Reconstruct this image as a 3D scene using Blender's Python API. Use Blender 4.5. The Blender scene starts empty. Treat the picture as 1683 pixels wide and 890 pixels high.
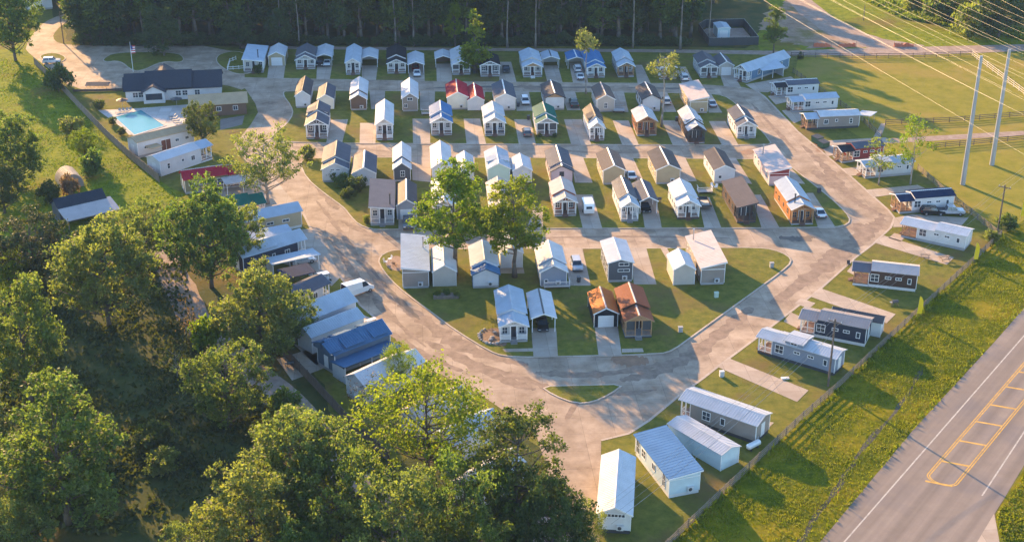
HAZE = 0.00008
import bpy, bmesh, math, random
import numpy as np
from mathutils import Vector, Matrix
R = math.radians
sc = bpy.context.scene
COL = sc.collection
rnd = random.Random(11)

# ------------------------------------------------------------------ camera
FPX, PW, PH = 2250.0, 1683.0, 890.0
TH = math.atan(1035.0/FPX)
CAMZ = 105.0
cam = bpy.data.cameras.new('camera'); co = bpy.data.objects.new('camera', cam); COL.objects.link(co)
co.location = (0, 0, CAMZ); co.rotation_euler = (math.pi/2-TH, 0, 0)
cam.sensor_width = 36; cam.lens = FPX/PW*36; cam.clip_end = 9000; cam.clip_start = 1
sc.camera = co

def G(px, py, z=0.0):
    """ground point (at height z) seen at a photo pixel"""
    a, b = px-PW/2, PH/2-py
    d = Vector((a, FPX*math.cos(TH)+b*math.sin(TH), -FPX*math.sin(TH)+b*math.cos(TH)))
    t = (z-CAMZ)/d.z
    return Vector((d.x*t, d.y*t, z))
def V2(p): return Vector((p.x, p.y))

# ------------------------------------------------------------------ light, sky
SUN_AZ, SUN_EL = -30.0, 15.5       # azimuth from +Y (clockwise positive), elevation
w = bpy.data.worlds.new('World'); sc.world = w; w.use_nodes = True
nt = w.node_tree; bg = nt.nodes['Background']
sky = nt.nodes.new('ShaderNodeTexSky'); sky.sky_type = 'NISHITA'; sky.sun_disc = False
sky.sun_elevation = R(SUN_EL); sky.sun_rotation = R(SUN_AZ); sky.altitude = 100; sky.air_density = 1.0; sky.dust_density = .3; sky.ozone_density = 3.0
nt.links.new(sky.outputs[0], bg.inputs[0]); bg.inputs[1].default_value = 0.135
sl = bpy.data.lights.new('sun', 'SUN'); sl.energy = 5.0; sl.angle = R(0.53); sl.color = (1.0, 0.62, 0.27)
so = bpy.data.objects.new('sun', sl); COL.objects.link(so)
sv = Vector((math.sin(R(SUN_AZ))*math.cos(R(SUN_EL)), math.cos(R(SUN_AZ))*math.cos(R(SUN_EL)), math.sin(R(SUN_EL))))
so.rotation_euler = sv.to_track_quat('Z', 'Y').to_euler(); so.location = (0, 300, 200)
sc.view_settings.view_transform = 'Standard'; sc.view_settings.look = 'None'
sc.view_settings.exposure = 1.87; sc.view_settings.gamma = 1
sc.render.engine = 'CYCLES'
cy = sc.cycles
cy.use_denoising = True; cy.denoiser = 'OPENIMAGEDENOISE'
cy.max_bounces = 6; cy.diffuse_bounces = 3; cy.glossy_bounces = 2; cy.transmission_bounces = 4; cy.volume_bounces = 0; cy.transparent_max_bounces = 4
cy.caustics_reflective = False; cy.caustics_refractive = False
cy.use_adaptive_sampling = True; cy.adaptive_threshold = 0.02

# ------------------------------------------------------------------ materials
MAT = {}
def mat_base(name):
    m = bpy.data.materials.new(name); m.use_nodes = True
    n = m.node_tree.nodes; return m, n, m.node_tree.links, n['Principled BSDF']
def paint(name, c, rough=.6, metal=0.0, var=.12, scale=.8, bump=0.0, bscale=8.0, spec=.5, line=None):
    """paint / metal / plastic with faint weathering; line=(axis, period) adds siding or seam lines as bump"""
    m, n, l, b = mat_base(name)
    tc = n.new('ShaderNodeTexCoord'); nz = n.new('ShaderNodeTexNoise'); nz.inputs['Scale'].default_value = scale
    nz.inputs['Detail'].default_value = 6; nz.inputs['Roughness'].default_value = .65
    oi = n.new('ShaderNodeObjectInfo'); ad = n.new('ShaderNodeVectorMath'); ad.operation = 'ADD'
    cmb = n.new('ShaderNodeVectorMath'); cmb.operation = 'SCALE'; cmb.inputs[3].default_value = 1.0
    l.new(tc.outputs['Object'], ad.inputs[0]); l.new(oi.outputs['Location'], ad.inputs[1]); l.new(ad.outputs[0], nz.inputs['Vector'])
    cr = n.new('ShaderNodeValToRGB'); e = cr.color_ramp.elements
    e[0].position = .3; e[1].position = .72
    e[0].color = (*[x*(1-var) for x in c], 1); e[1].color = (*[min(1, x*(1+var*.6)) for x in c], 1)
    l.new(nz.outputs['Fac'], cr.inputs[0]); l.new(cr.outputs[0], b.inputs['Base Color'])
    b.inputs['Roughness'].default_value = rough; b.inputs['Metallic'].default_value = metal
    b.inputs['Specular IOR Level'].default_value = spec
    h = None
    if line:
        sp = n.new('ShaderNodeSeparateXYZ'); l.new(tc.outputs['Object'], sp.inputs[0])
        mm = n.new('ShaderNodeMath'); mm.operation = 'MULTIPLY'; mm.inputs[1].default_value = 1/line[1]; l.new(sp.outputs[line[0]], mm.inputs[0])
        fr = n.new('ShaderNodeMath'); fr.operation = 'FRACT'; l.new(mm.outputs[0], fr.inputs[0]); h = fr.outputs[0]
        bp = n.new('ShaderNodeBump'); bp.inputs['Strength'].default_value = .35; bp.inputs['Distance'].default_value = .03
        l.new(h, bp.inputs['Height']); l.new(bp.outputs[0], b.inputs['Normal'])
    elif bump:
        n2 = n.new('ShaderNodeTexNoise'); n2.inputs['Scale'].default_value = bscale; n2.inputs['Detail'].default_value = 4
        l.new(tc.outputs['Object'], n2.inputs['Vector'])
        bp = n.new('ShaderNodeBump'); bp.inputs['Strength'].default_value = bump; bp.inputs['Distance'].default_value = .05
        l.new(n2.outputs['Fac'], bp.inputs['Height']); l.new(bp.outputs[0], b.inputs['Normal'])
    MAT[name] = m; return m
WALLS = dict(white=(.64,.635,.635), cream=(.70,.66,.56), lightgrey=(.50,.51,.53), grey=(.30,.31,.34), bluegrey=(.24,.27,.33), dkgrey=(.10,.105,.12),
    tan=(.45,.36,.23), beige=(.5,.45,.39), taupe=(.29,.25,.22), brown=(.17,.11,.08), dkbrown=(.075,.045,.035), redwood=(.30,.10,.05), cedar=(.42,.16,.05),
    red=(.26,.05,.045), blue=(.12,.20,.30), slateblue=(.10,.15,.21), navy=(.035,.042,.065), black=(.025,.025,.03), mint=(.47,.60,.52), pink=(.62,.50,.50), olive=(.25,.22,.14), paleblue=(.52,.62,.66))
for k, c in WALLS.items(): paint('siding '+k, c, .7, spec=.2, var=.10, scale=.5, line=('Z', .2))
ROOFS = dict(silver=((.50,.52,.55),.5,0),white=((.60,.60,.615),.5,0),grey=((.125,.13,.155),.5,0),taupemetal=((.12,.105,.105),.5,0),blue=((.085,.20,.39),.45,0),navy=((.022,.035,.075),.45,0),
    royal=((.07,.15,.27),.45,0),red=((.40,.03,.05),.45,0),green=((.03,.15,.12),.45,0),copper=((.50,.17,.045),.5,.1),rust=((.30,.10,.05),.5,0),charcoal=((.03,.032,.038),.5,0),pinkish=((.50,.44,.42),.5,0),bluewhite=((.42,.48,.55),.45,0),gold=((.50,.36,.22),.5,0),smoke=((.34,.30,.285),.5,0))
for k, (c, r, mt) in ROOFS.items(): paint('metal roof '+k, c, max(r, .55), mt, var=.14, scale=.5, spec=.04)
for k, c in dict(shinglegrey=(.12,.12,.135), shingletaupe=(.13,.112,.105), shingleblue=(.045,.052,.068), shingledark=(.05,.05,.055)).items():
    paint('shingles '+k, c, .9, var=.35, scale=5.0, bump=.5, bscale=9, spec=.1)
paint('white trim', (.78,.78,.77), .5, var=.04); paint('dark trim', (.05,.05,.055), .5, var=.1); paint('wood trim', (.42,.24,.12), .6, var=.25, scale=3)
paint('brown deck', (.17,.09,.06), .7, var=.25, scale=3, line=('X', .15)); paint('grey deck', (.28,.27,.27), .7, var=.25, scale=3, line=('X', .15))
paint('white door', (.72,.72,.72), .45, var=.03, line=('Z', .5)); paint('dark door', (.035,.035,.045), .4, var=.1); paint('brown door', (.17,.06,.04), .5, var=.2)
paint('skirt white', (.66,.65,.64), .6, var=.08); paint('skirt dark', (.05,.05,.055), .7, var=.1); paint('skirt grey', (.34,.34,.35), .7, var=.1)
paint('appliance', (.6,.6,.6), .5, var=.05); paint('fan grille', (.06,.06,.065), .5); paint('galvanised', (.42,.43,.45), .4, .7, var=.1)
paint('weathered wood', (.22,.17,.13), .85, var=.35, scale=2.0); paint('dark fence wood', (.11,.085,.07), .85, var=.3, scale=2.0); paint('pale fence wood', (.55,.47,.38), .8, var=.2)
paint('pole wood', (.15,.11,.085), .85, var=.3, scale=1.0); paint('pole steel', (.38,.385,.40), .5, .3, var=.08, scale=.2)
paint('wire', (.30,.28,.26), .5, .3, var=.0); paint('tyre', (.02,.02,.02), .9); paint('rim', (.5,.5,.52), .35, .8)
paint('glass dark', (.025,.035,.05), .08, var=.0, spec=.8); paint('window pane', (.05,.065,.085), .06, var=.2, spec=.8)
paint('insect screen', (.06,.065,.075), .6, var=.2)
paint('headlight', (.75,.75,.72), .15); paint('taillight', (.35,.01,.01), .25)
for k, c in dict(white=(.75,.75,.74), silver=(.45,.47,.5), black=(.012,.012,.015), grey=(.11,.115,.125), green=(.03,.05,.045), red=(.22,.02,.02), navy=(.02,.03,.06)).items():
    paint('car paint '+k, c, .25, .1, var=.03, spec=.7)
paint('banner yellow', (.80,.56,.01), .55, var=.05); paint('orange net', (.50,.13,.06), .7, var=.2, scale=3); paint('dumpster green', (.03,.10,.05), .55, var=.15)
paint('pool tile', (.35,.45,.5), .4); paint('cushion', (.35,.33,.32), .8); paint('mulch', (.22,.14,.09), .95, var=.4, scale=2, bump=.6); paint('stone', (.36,.33,.30), .85, var=.35, scale=1.5, bump=.4)
paint('bark', (.13,.10,.075), .95, var=.35, scale=1.5, bump=.6, bscale=5); paint('dim bark', (.19,.16,.13), .9, var=.3, scale=1.2); paint('pale bark', (.30,.26,.22), .9, var=.3, scale=1.2, bump=.4, bscale=4)
paint('road white', (.46,.42,.37), .8, var=.3, scale=1.2); paint('road yellow', (.56,.33,.07), .8, var=.35, scale=1.2)
paint('flag red', (.5,.05,.05), .8, var=.1); paint('flag blue', (.05,.06,.2), .8, var=.1)

def pane_water():
    m, n, l, b = mat_base('pool water')
    b.inputs['Base Color'].default_value = (.06,.27,.31,1); b.inputs['Specular IOR Level'].default_value = .2; b.inputs['Roughness'].default_value = .15
    nz = n.new('ShaderNodeTexNoise'); nz.inputs['Scale'].default_value = 1.5; bp = n.new('ShaderNodeBump'); bp.inputs['Strength'].default_value = .05
    l.new(nz.outputs['Fac'], bp.inputs['Height']); l.new(bp.outputs[0], b.inputs['Normal']); MAT['pool water'] = m
pane_water()

def ground(name, cols, scale, bump=.6, bscale=2.0, rough=.95, patch=None, pscale=.05):
    """world-space noise ground; cols = dark, mid, light; patch = colour of large bare or dry patches"""
    m, n, l, b = mat_base(name)
    ge = n.new('ShaderNodeNewGeometry')
    nz = n.new('ShaderNodeTexNoise'); nz.inputs['Scale'].default_value = scale; nz.inputs['Detail'].default_value = 9; nz.inputs['Roughness'].default_value = .72
    l.new(ge.outputs['Position'], nz.inputs['Vector'])
    cr = n.new('ShaderNodeValToRGB'); cr.color_ramp.elements[0].position = .28; cr.color_ramp.elements[1].position = .74
    cr.color_ramp.elements[0].color = (*cols[0], 1); cr.color_ramp.elements[1].color = (*cols[2], 1)
    e = cr.color_ramp.elements.new(.5); e.color = (*cols[1], 1)
    l.new(nz.outputs['Fac'], cr.inputs[0]); out = cr.outputs[0]
    if patch:
        n3 = n.new('ShaderNodeTexNoise'); n3.inputs['Scale'].default_value = pscale; n3.inputs['Detail'].default_value = 7; n3.inputs['Roughness'].default_value = .65; l.new(ge.outputs['Position'], n3.inputs['Vector'])
        c3 = n.new('ShaderNodeValToRGB'); c3.color_ramp.elements[0].position = .50; c3.color_ramp.elements[1].position = .66; l.new(n3.outputs['Fac'], c3.inputs[0])
        mx = n.new('ShaderNodeMix'); mx.data_type = 'RGBA'; l.new(c3.outputs[0], mx.inputs[0]); l.new(out, mx.inputs[6]); mx.inputs[7].default_value = (*patch, 1); out = mx.outputs[2]
    l.new(out, b.inputs['Base Color']); b.inputs['Roughness'].default_value = rough; b.inputs['Specular IOR Level'].default_value = .04
    n2 = n.new('ShaderNodeTexNoise'); n2.inputs['Scale'].default_value = bscale; n2.inputs['Detail'].default_value = 6; l.new(ge.outputs['Position'], n2.inputs['Vector'])
    bp = n.new('ShaderNodeBump'); bp.inputs['Strength'].default_value = bump; bp.inputs['Distance'].default_value = .12
    l.new(n2.outputs['Fac'], bp.inputs['Height']); l.new(bp.outputs[0], b.inputs['Normal'])
    MAT[name] = m; return m
ground('meadow grass', ((.06,.095,.010),(.16,.19,.012),(.27,.26,.022)), .45, .9, 1.6, patch=(.16,.12,.03), pscale=.045)
ground('lawn grass', ((.075,.095,.018),(.15,.15,.028),(.235,.20,.045)), .55, .6, 3.0, patch=(.16,.12,.045), pscale=.09)
ground('field grass', ((.15,.155,.02),(.22,.20,.03),(.28,.235,.045)), .30, .5, 2.0, patch=(.29,.21,.055), pscale=.035)
ground('verge grass', ((.04,.06,.006),(.115,.125,.006),(.25,.215,.010)), .5, 1.0, 1.2, patch=(.26,.20,.015), pscale=.06)  # sheet colours lowered to hold the self-shadow of the tall grass
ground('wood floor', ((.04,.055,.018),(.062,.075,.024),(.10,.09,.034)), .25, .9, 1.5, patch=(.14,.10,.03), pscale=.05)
ground('bare dirt', ((.20,.13,.085),(.30,.21,.145),(.42,.32,.24)), .25, .6, 1.5, patch=(.16,.14,.04), pscale=.1)
ground('gravel track', ((.24,.17,.13),(.33,.25,.20),(.42,.34,.28)), .6, .5, 4.0)
def tracks():
    m = MAT['asphalt']; n = m.node_tree.nodes; l = m.node_tree.links; b = n['Principled BSDF']; src = b.inputs['Base Color'].links[0].from_socket
    ge = n.new('ShaderNodeNewGeometry'); mp = n.new('ShaderNodeMapping'); mp.vector_type = 'TEXTURE'; mp.inputs['Rotation'].default_value = (0, 0, math.radians(-36.4)); mp.inputs['Scale'].default_value = (1.5, 90, 1)
    nz = n.new('ShaderNodeTexNoise'); nz.inputs['Scale'].default_value = 1; nz.inputs['Detail'].default_value = 5; l.new(ge.outputs['Position'], mp.inputs['Vector']); l.new(mp.outputs[0], nz.inputs['Vector'])
    cr = n.new('ShaderNodeValToRGB'); cr.color_ramp.elements[0].position = .35; cr.color_ramp.elements[1].position = .65; cr.color_ramp.elements[0].color = (.80, .80, .80, 1); cr.color_ramp.elements[1].color = (1.05, 1.05, 1.05, 1); l.new(nz.outputs['Fac'], cr.inputs[0])
    mx = n.new('ShaderNodeMix'); mx.data_type = 'RGBA'; mx.blend_type = 'MULTIPLY'; mx.inputs[0].default_value = 1; l.new(src, mx.inputs[6]); l.new(cr.outputs[0], mx.inputs[7]); l.new(mx.outputs[2], b.inputs['Base Color'])
ground('asphalt', ((.235,.195,.165),(.26,.215,.182),(.285,.24,.20)), .35, .25, 14.0, .85, patch=(.22,.19,.175), pscale=.08)

tracks()
def concrete(name, base, joint=4.6, stain=.25):
    m, n, l, b = mat_base(name)
    ge = n.new('ShaderNodeNewGeometry')
    mp = n.new('ShaderNodeMapping'); mp.inputs['Rotation'].default_value = (0, 0, R(-4.19)); l.new(ge.outputs['Position'], mp.inputs['Vector'])
    br = n.new('ShaderNodeTexBrick'); br.offset = 0; br.inputs['Scale'].default_value = 1.0; br.inputs['Mortar Size'].default_value = .04; br.inputs['Mortar Smooth'].default_value = .3
    br.inputs['Brick Width'].default_value = joint; br.inputs['Row Height'].default_value = joint; br.inputs['Bias'].default_value = 0
    br.inputs['Color1'].default_value = (*[c*.88 for c in base], 1); br.inputs['Color2'].default_value = (*[min(1, c*1.08) for c in base], 1); br.inputs['Mortar'].default_value = (*[c*.7 for c in base], 1)
    l.new(mp.outputs[0], br.inputs['Vector'])
    nz = n.new('ShaderNodeTexNoise'); nz.inputs['Scale'].default_value = .22; nz.inputs['Detail'].default_value = 9; nz.inputs['Roughness'].default_value = .68; l.new(ge.outputs['Position'], nz.inputs['Vector'])
    cr = n.new('ShaderNodeValToRGB'); cr.color_ramp.elements[0].position = .32; cr.color_ramp.elements[1].position = .62
    s = 1-stain; cr.color_ramp.elements[0].color = (s, s*.94, s*.88, 1); cr.color_ramp.elements[1].color = (1, 1, 1, 1); l.new(nz.outputs['Fac'], cr.inputs[0])
    mx = n.new('ShaderNodeMix'); mx.data_type = 'RGBA'; mx.blend_type = 'MULTIPLY'; mx.inputs[0].default_value = 1
    l.new(br.outputs['Color'], mx.inputs[6]); l.new(cr.outputs[0], mx.inputs[7]); l.new(mx.outputs[2], b.inputs['Base Color'])
    b.inputs['Roughness'].default_value = .8; b.inputs['Specular IOR Level'].default_value = .06
    n2 = n.new('ShaderNodeTexNoise'); n2.inputs['Scale'].default_value = 10; l.new(ge.outputs['Position'], n2.inputs['Vector'])
    bp = n.new('ShaderNodeBump'); bp.inputs['Strength'].default_value = .12; l.new(n2.outputs['Fac'], bp.inputs['Height']); l.new(bp.outputs[0], b.inputs['Normal'])
    MAT[name] = m
concrete('street concrete', (.455,.355,.265), 4.6, .46); concrete('drive concrete', (.46,.385,.315), 3.4, .2); concrete('kerb concrete', (.48,.41,.34), 3.0, .1); concrete('deck concrete', (.52,.49,.46), 3.0, .1)
paint('damp concrete', (.29,.215,.16), .8, var=.35, scale=.6, spec=.08); paint('rusty stain', (.28,.16,.09), .7, var=.35, scale=.6)
paint('dark stain', (.15,.115,.09), .8, var=.3, scale=.6)

def leafmat(name, cols, trans=.58, hue=.03):
    m, n, l, b = mat_base(name)
    ge = n.new('ShaderNodeNewGeometry'); oi = n.new('ShaderNodeObjectInfo')
    tc = n.new('ShaderNodeTexCoord'); nz = n.new('ShaderNodeTexNoise'); nz.inputs['Scale'].default_value = .35; nz.inputs['Detail'].default_value = 3; l.new(tc.outputs['Object'], nz.inputs['Vector'])
    md = n.new('ShaderNodeMath'); md.operation = 'MULTIPLY_ADD'; md.inputs[1].default_value = .5; l.new(ge.outputs['Random Per Island'], md.inputs[0])
    m2 = n.new('ShaderNodeMath'); m2.operation = 'MULTIPLY_ADD'; m2.inputs[1].default_value = 1.3; m2.inputs[2].default_value = -.4; l.new(nz.outputs['Fac'], m2.inputs[0]); l.new(m2.outputs[0], md.inputs[2])
    cr = n.new('ShaderNodeValToRGB'); cr.color_ramp.elements[0].position = .15; cr.color_ramp.elements[1].position = .9
    cr.color_ramp.elements[0].color = (*cols[0], 1); cr.color_ramp.elements[1].color = (*cols[2], 1); e = cr.color_ramp.elements.new(.5); e.color = (*cols[1], 1)
    l.new(md.outputs[0], cr.inputs[0])
    hs = n.new('ShaderNodeHueSaturation'); mh = n.new('ShaderNodeMath'); mh.operation = 'MULTIPLY_ADD'; mh.inputs[1].default_value = hue; mh.inputs[2].default_value = .5-hue*.5
    l.new(oi.outputs['Random'], mh.inputs[0]); l.new(mh.outputs[0], hs.inputs['Hue']); l.new(cr.outputs[0], hs.inputs['Color'])
    l.new(hs.outputs[0], b.inputs['Base Color']); b.inputs['Roughness'].default_value = .6; b.inputs['Specular IOR Level'].default_value = .25
    tr = n.new('ShaderNodeBsdfTranslucent'); br = n.new('ShaderNodeMix'); br.data_type = 'RGBA'; br.blend_type = 'MULTIPLY'; br.inputs[0].default_value = 1; br.inputs[7].default_value = (1.25, 1.45, .55, 1)
    l.new(hs.outputs[0], br.inputs[6]); l.new(br.outputs[2], tr.inputs['Color'])
    mx = n.new('ShaderNodeMixShader'); mx.inputs[0].default_value = trans; l.new(b.outputs[0], mx.inputs[1]); l.new(tr.outputs[0], mx.inputs[2])
    l.new(mx.outputs[0], n['Material Output'].inputs['Surface']); MAT[name] = m
leafmat('leaves mid green', ((.07,.105,.026),(.125,.168,.04),(.20,.23,.07)), .56)
leafmat('leaves olive', ((.095,.125,.036),(.165,.188,.054),(.255,.265,.09)), .57)
leafmat('leaves bright', ((.09,.14,.012),(.155,.205,.018),(.25,.275,.03)))
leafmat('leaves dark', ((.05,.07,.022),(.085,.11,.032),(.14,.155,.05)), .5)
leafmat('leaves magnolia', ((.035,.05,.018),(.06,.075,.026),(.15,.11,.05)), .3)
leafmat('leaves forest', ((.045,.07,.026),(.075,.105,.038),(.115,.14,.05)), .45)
leafmat('leaves pale', ((.12,.14,.045),(.19,.20,.07),(.29,.28,.11)), .5)
leafmat('leaves russet', ((.12,.07,.035),(.20,.11,.06),(.30,.19,.12)), .4)
from mathutils.geometry import tessellate_polygon
# ------------------------------------------------------------------ mesh building
class MB:
    def __init__(s): s.v, s.f, s.m, s.mats = [], [], [], []
    def mi(s, mat):
        if mat not in s.mats: s.mats.append(mat)
        return s.mats.index(mat)
    def face(s, pts, mat):
        i = len(s.v); s.v += [tuple(p) for p in pts]; s.f.append(tuple(range(i, i+len(pts)))); s.m.append(s.mi(mat))
    def box(s, x0, x1, y0, y1, z0, z1, mat):
        p = [(x0,y0,z0),(x1,y0,z0),(x1,y1,z0),(x0,y1,z0),(x0,y0,z1),(x1,y0,z1),(x1,y1,z1),(x0,y1,z1)]
        i = len(s.v); s.v += p; k = s.mi(mat)
        for q in ((0,3,2,1),(4,5,6,7),(0,1,5,4),(1,2,6,5),(2,3,7,6),(3,0,4,7)): s.f.append(tuple(i+a for a in q)); s.m.append(k)
    def hexa(s, p, mat):
        i = len(s.v); s.v += [tuple(a) for a in p]; k = s.mi(mat)
        for q in ((0,3,2,1),(4,5,6,7),(0,1,5,4),(1,2,6,5),(2,3,7,6),(3,0,4,7)): s.f.append(tuple(i+a for a in q)); s.m.append(k)
    def bar(s, a, b, w, h, mat):
        """rectangular bar between two points"""
        a, b = Vector(a), Vector(b); d = (b-a).normalized()
        up = Vector((0,0,1)) if abs(d.z) < .95 else Vector((0,1,0))
        x = d.cross(up).normalized()*w/2; y = x.cross(d).normalized()*h/2
        s.hexa([a-x-y, a+x-y, b+x-y, b-x-y, a-x+y, a+x+y, b+x+y, b-x+y], mat)
    def tube(s, a, b, r0, r1, mat, n=8, cap=True):
        a, b = Vector(a), Vector(b); d = (b-a).normalized(); up = Vector((0,0,1)) if abs(d.z) < .95 else Vector((1,0,0))
        x = d.cross(up).normalized(); y = d.cross(x); i = len(s.v); k = s.mi(mat)
        for c, r in ((a, r0), (b, r1)):
            for j in range(n):
                t = 2*math.pi*j/n; s.v.append(tuple(c+x*math.cos(t)*r+y*math.sin(t)*r))
        for j in range(n): s.f.append((i+j, i+(j+1)%n, i+n+(j+1)%n, i+n+j)); s.m.append(k)
        if cap: s.f.append(tuple(i+n+j for j in range(n))); s.m.append(k); s.f.append(tuple(i+j for j in reversed(range(n)))); s.m.append(k)
    def path(s, pts, rad, mat, n=6):
        for q in range(len(pts)-1): s.tube(pts[q], pts[q+1], rad[q], rad[q+1], mat, n, cap=True)
    def prism_y(s, prof, y0, y1, mat):
        """closed (x,z) profile extruded along y"""
        i = len(s.v); n = len(prof); k = s.mi(mat)
        s.v += [(x, y0, z) for x, z in prof]+[(x, y1, z) for x, z in prof]
        for j in range(n): s.f.append((i+j, i+n+j, i+n+(j+1)%n, i+(j+1)%n)); s.m.append(k)
        s.f.append(tuple(i+j for j in range(n))); s.m.append(k); s.f.append(tuple(i+n+j for j in reversed(range(n)))); s.m.append(k)
    def prism_x(s, prof, x0, x1, mat, taper=None):
        i = len(s.v); n = len(prof); k = s.mi(mat)
        s.v += [(x0, y, z) for y, z in prof]+[(x1, y, z) for y, z in prof]
        for j in range(n): s.f.append((i+j, i+(j+1)%n, i+n+(j+1)%n, i+n+j)); s.m.append(k)
        s.f.append(tuple(i+j for j in reversed(range(n)))); s.m.append(k); s.f.append(tuple(i+n+j for j in range(n))); s.m.append(k)
    def mesh(s, name):
        me = bpy.data.meshes.new(name); me.from_pydata(s.v, [], s.f)
        for m in s.mats: me.materials.append(MAT[m])
        me.polygons.foreach_set('material_index', s.m)
        bm = bmesh.new(); bm.from_mesh(me); bmesh.ops.recalc_face_normals(bm, faces=bm.faces); bm.to_mesh(me); bm.free()
        return me
    def build(s, name, parent=None, loc=None, rz=0):
        return put(name, s.mesh(name), parent, loc, rz)
def put(name, me, parent=None, loc=None, rz=0):
    o = bpy.data.objects.new(name, me); COL.objects.link(o)
    if parent is not None: o.parent = parent
    if loc is not None: o.location = loc
    if rz: o.rotation_euler = (0, 0, rz)
    return o
USED = set()
def tag(o, label=None, cat=None, group=None, kind=None):
    if label: o['label'] = label
    if cat: o['category'] = cat
    if group: o['group'] = group
    if kind: o['kind'] = kind
    return o
def thing(name, loc, rz, label, cat, group=None):
    o = bpy.data.objects.new(name, None); COL.objects.link(o); o.location = loc; o.rotation_euler = (0, 0, rz); o.empty_display_size = .5
    return tag(o, label, cat, group)
def copy_tree(o, parent=None):
    c = o.copy(); COL.objects.link(c); c.parent = parent
    for ch in list(o.children): copy_tree(ch, c)
    return c

# ------------------------------------------------------------------ ground sheets
def smooth(pts, it=2, closed=True):
    for _ in range(it):
        q = []; n = len(pts)
        for i in range(n if closed else n-1):
            a, b = pts[i], pts[(i+1) % n]
            q += [a*.75+b*.25, a*.25+b*.75]
        if not closed: q = [pts[0]]+q+[pts[-1]]
        pts = q
    return pts
def area(p): return sum(p[i].x*p[(i+1)%len(p)].y-p[(i+1)%len(p)].x*p[i].y for i in range(len(p)))/2
def inset(pts, d):
    if area(pts) < 0: pts = pts[::-1]
    n = len(pts); out = []
    for i in range(n):
        e1 = (pts[i]-pts[i-1]).normalized(); e2 = (pts[(i+1)%n]-pts[i]).normalized()
        n1 = Vector((-e1.y, e1.x)); n2 = Vector((-e2.y, e2.x)); m = n1+n2
        m = m.normalized() if m.length > 1e-4 else n1
        out.append(pts[i]+m*d/max(.5, m.dot(n1)))
    return out
def px2(pp, z=0): return [V2(G(x, y, z)) for x, y in pp]
def sheet(name, pts, z, mat, kind='structure', depth=0):
    ribbon = isinstance(pts, Strip)
    if area(pts) < 0 and not ribbon: pts = pts[::-1]
    bm = bmesh.new(); vs = [bm.verts.new((p.x, p.y, z)) for p in pts]
    if ribbon:
        m = len(vs)//2
        for i in range(m-1): bm.faces.new((vs[i], vs[i+1], vs[2*m-2-i], vs[2*m-1-i]))
    else:
        for tri in tessellate_polygon([[Vector((p.x, p.y, 0)) for p in pts]]):
            try: bm.faces.new([vs[i] for i in tri])
            except ValueError: pass
    if depth:
        n = len(vs); lo = [bm.verts.new((p.x, p.y, z-depth)) for p in pts]
        for i in range(n): bm.faces.new((vs[i], lo[i], lo[(i+1)%n], vs[(i+1)%n]))
    if not depth:
        for fc in bm.faces:
            fc.normal_update()
            if fc.normal.z < 0: fc.normal_flip()
    else: bmesh.ops.recalc_face_normals(bm, faces=bm.faces)
    me = bpy.data.meshes.new(name); bm.to_mesh(me); bm.free(); me.materials.append(MAT[mat])
    o = put(name, me); o['kind'] = kind
    return o
class Strip(list): pass
def strip(pts, w):
    """polygon around an open polyline"""
    L, Rr = [], []
    for i, p in enumerate(pts):
        a = pts[max(0, i-1)]; b = pts[min(len(pts)-1, i+1)]; d = (b-a).normalized(); nn = Vector((-d.y, d.x)); ww = w if not isinstance(w, (list, tuple)) else w[0]+(w[1]-w[0])*i/(len(pts)-1) if isinstance(w, tuple) else w[i]
        L.append(p+nn*ww/2); Rr.append(p-nn*ww/2)
    return Strip(L+Rr[::-1])
def kerb_ring(name, pts, z0, z1, wd, mat):
    inn = inset(pts, wd); 
    if area(pts) < 0: pts = pts[::-1]
    bm = bmesh.new(); n = len(pts)
    ob = [bm.verts.new((p.x, p.y, z0)) for p in pts]; ot = [bm.verts.new((p.x, p.y, z1)) for p in pts]; it = [bm.verts.new((p.x, p.y, z1)) for p in inn]; ib = [bm.verts.new((p.x, p.y, z0)) for p in inn]
    for i in range(n):
        j = (i+1) % n; bm.faces.new((ob[i], ob[j], ot[j], ot[i])); bm.faces.new((ot[i], ot[j], it[j], it[i])); bm.faces.new((it[i], it[j], ib[j], ib[i]))
    bmesh.ops.recalc_face_normals(bm, faces=bm.faces)
    me = bpy.data.meshes.new(name); bm.to_mesh(me); bm.free(); me.materials.append(MAT[mat]); o = put(name, me); o['kind'] = 'structure'; return o
def island(pp, it=2):
    pts = smooth(px2(pp), it)
    kerb_ring('kerb', pts, 0.0, .14, .28, 'kerb concrete')
    sheet('lawn', inset(pts, .26), .128, 'lawn grass')
ZI = .146    # drive slabs on the kerbed islands
def drive(pp, z=.03, name='driveway', mat='drive concrete'):
    return sheet(name, px2(pp), z, mat, depth=.1 if z > .1 else 0)
def wobble(pts, n, amp, seed, closed=True):
    """resample a polygon and roughen its outline"""
    r = random.Random(seed); out = []; m = len(pts)
    for i in range(m if closed else m-1):
        a, b = pts[i], pts[(i+1) % m]
        for k in range(n):
            p = a.lerp(b, k/n); out.append(p+Vector((r.uniform(-amp, amp), r.uniform(-amp, amp))))
    if not closed: out.append(pts[-1])
    return Strip(out) if isinstance(pts, Strip) else out

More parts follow.
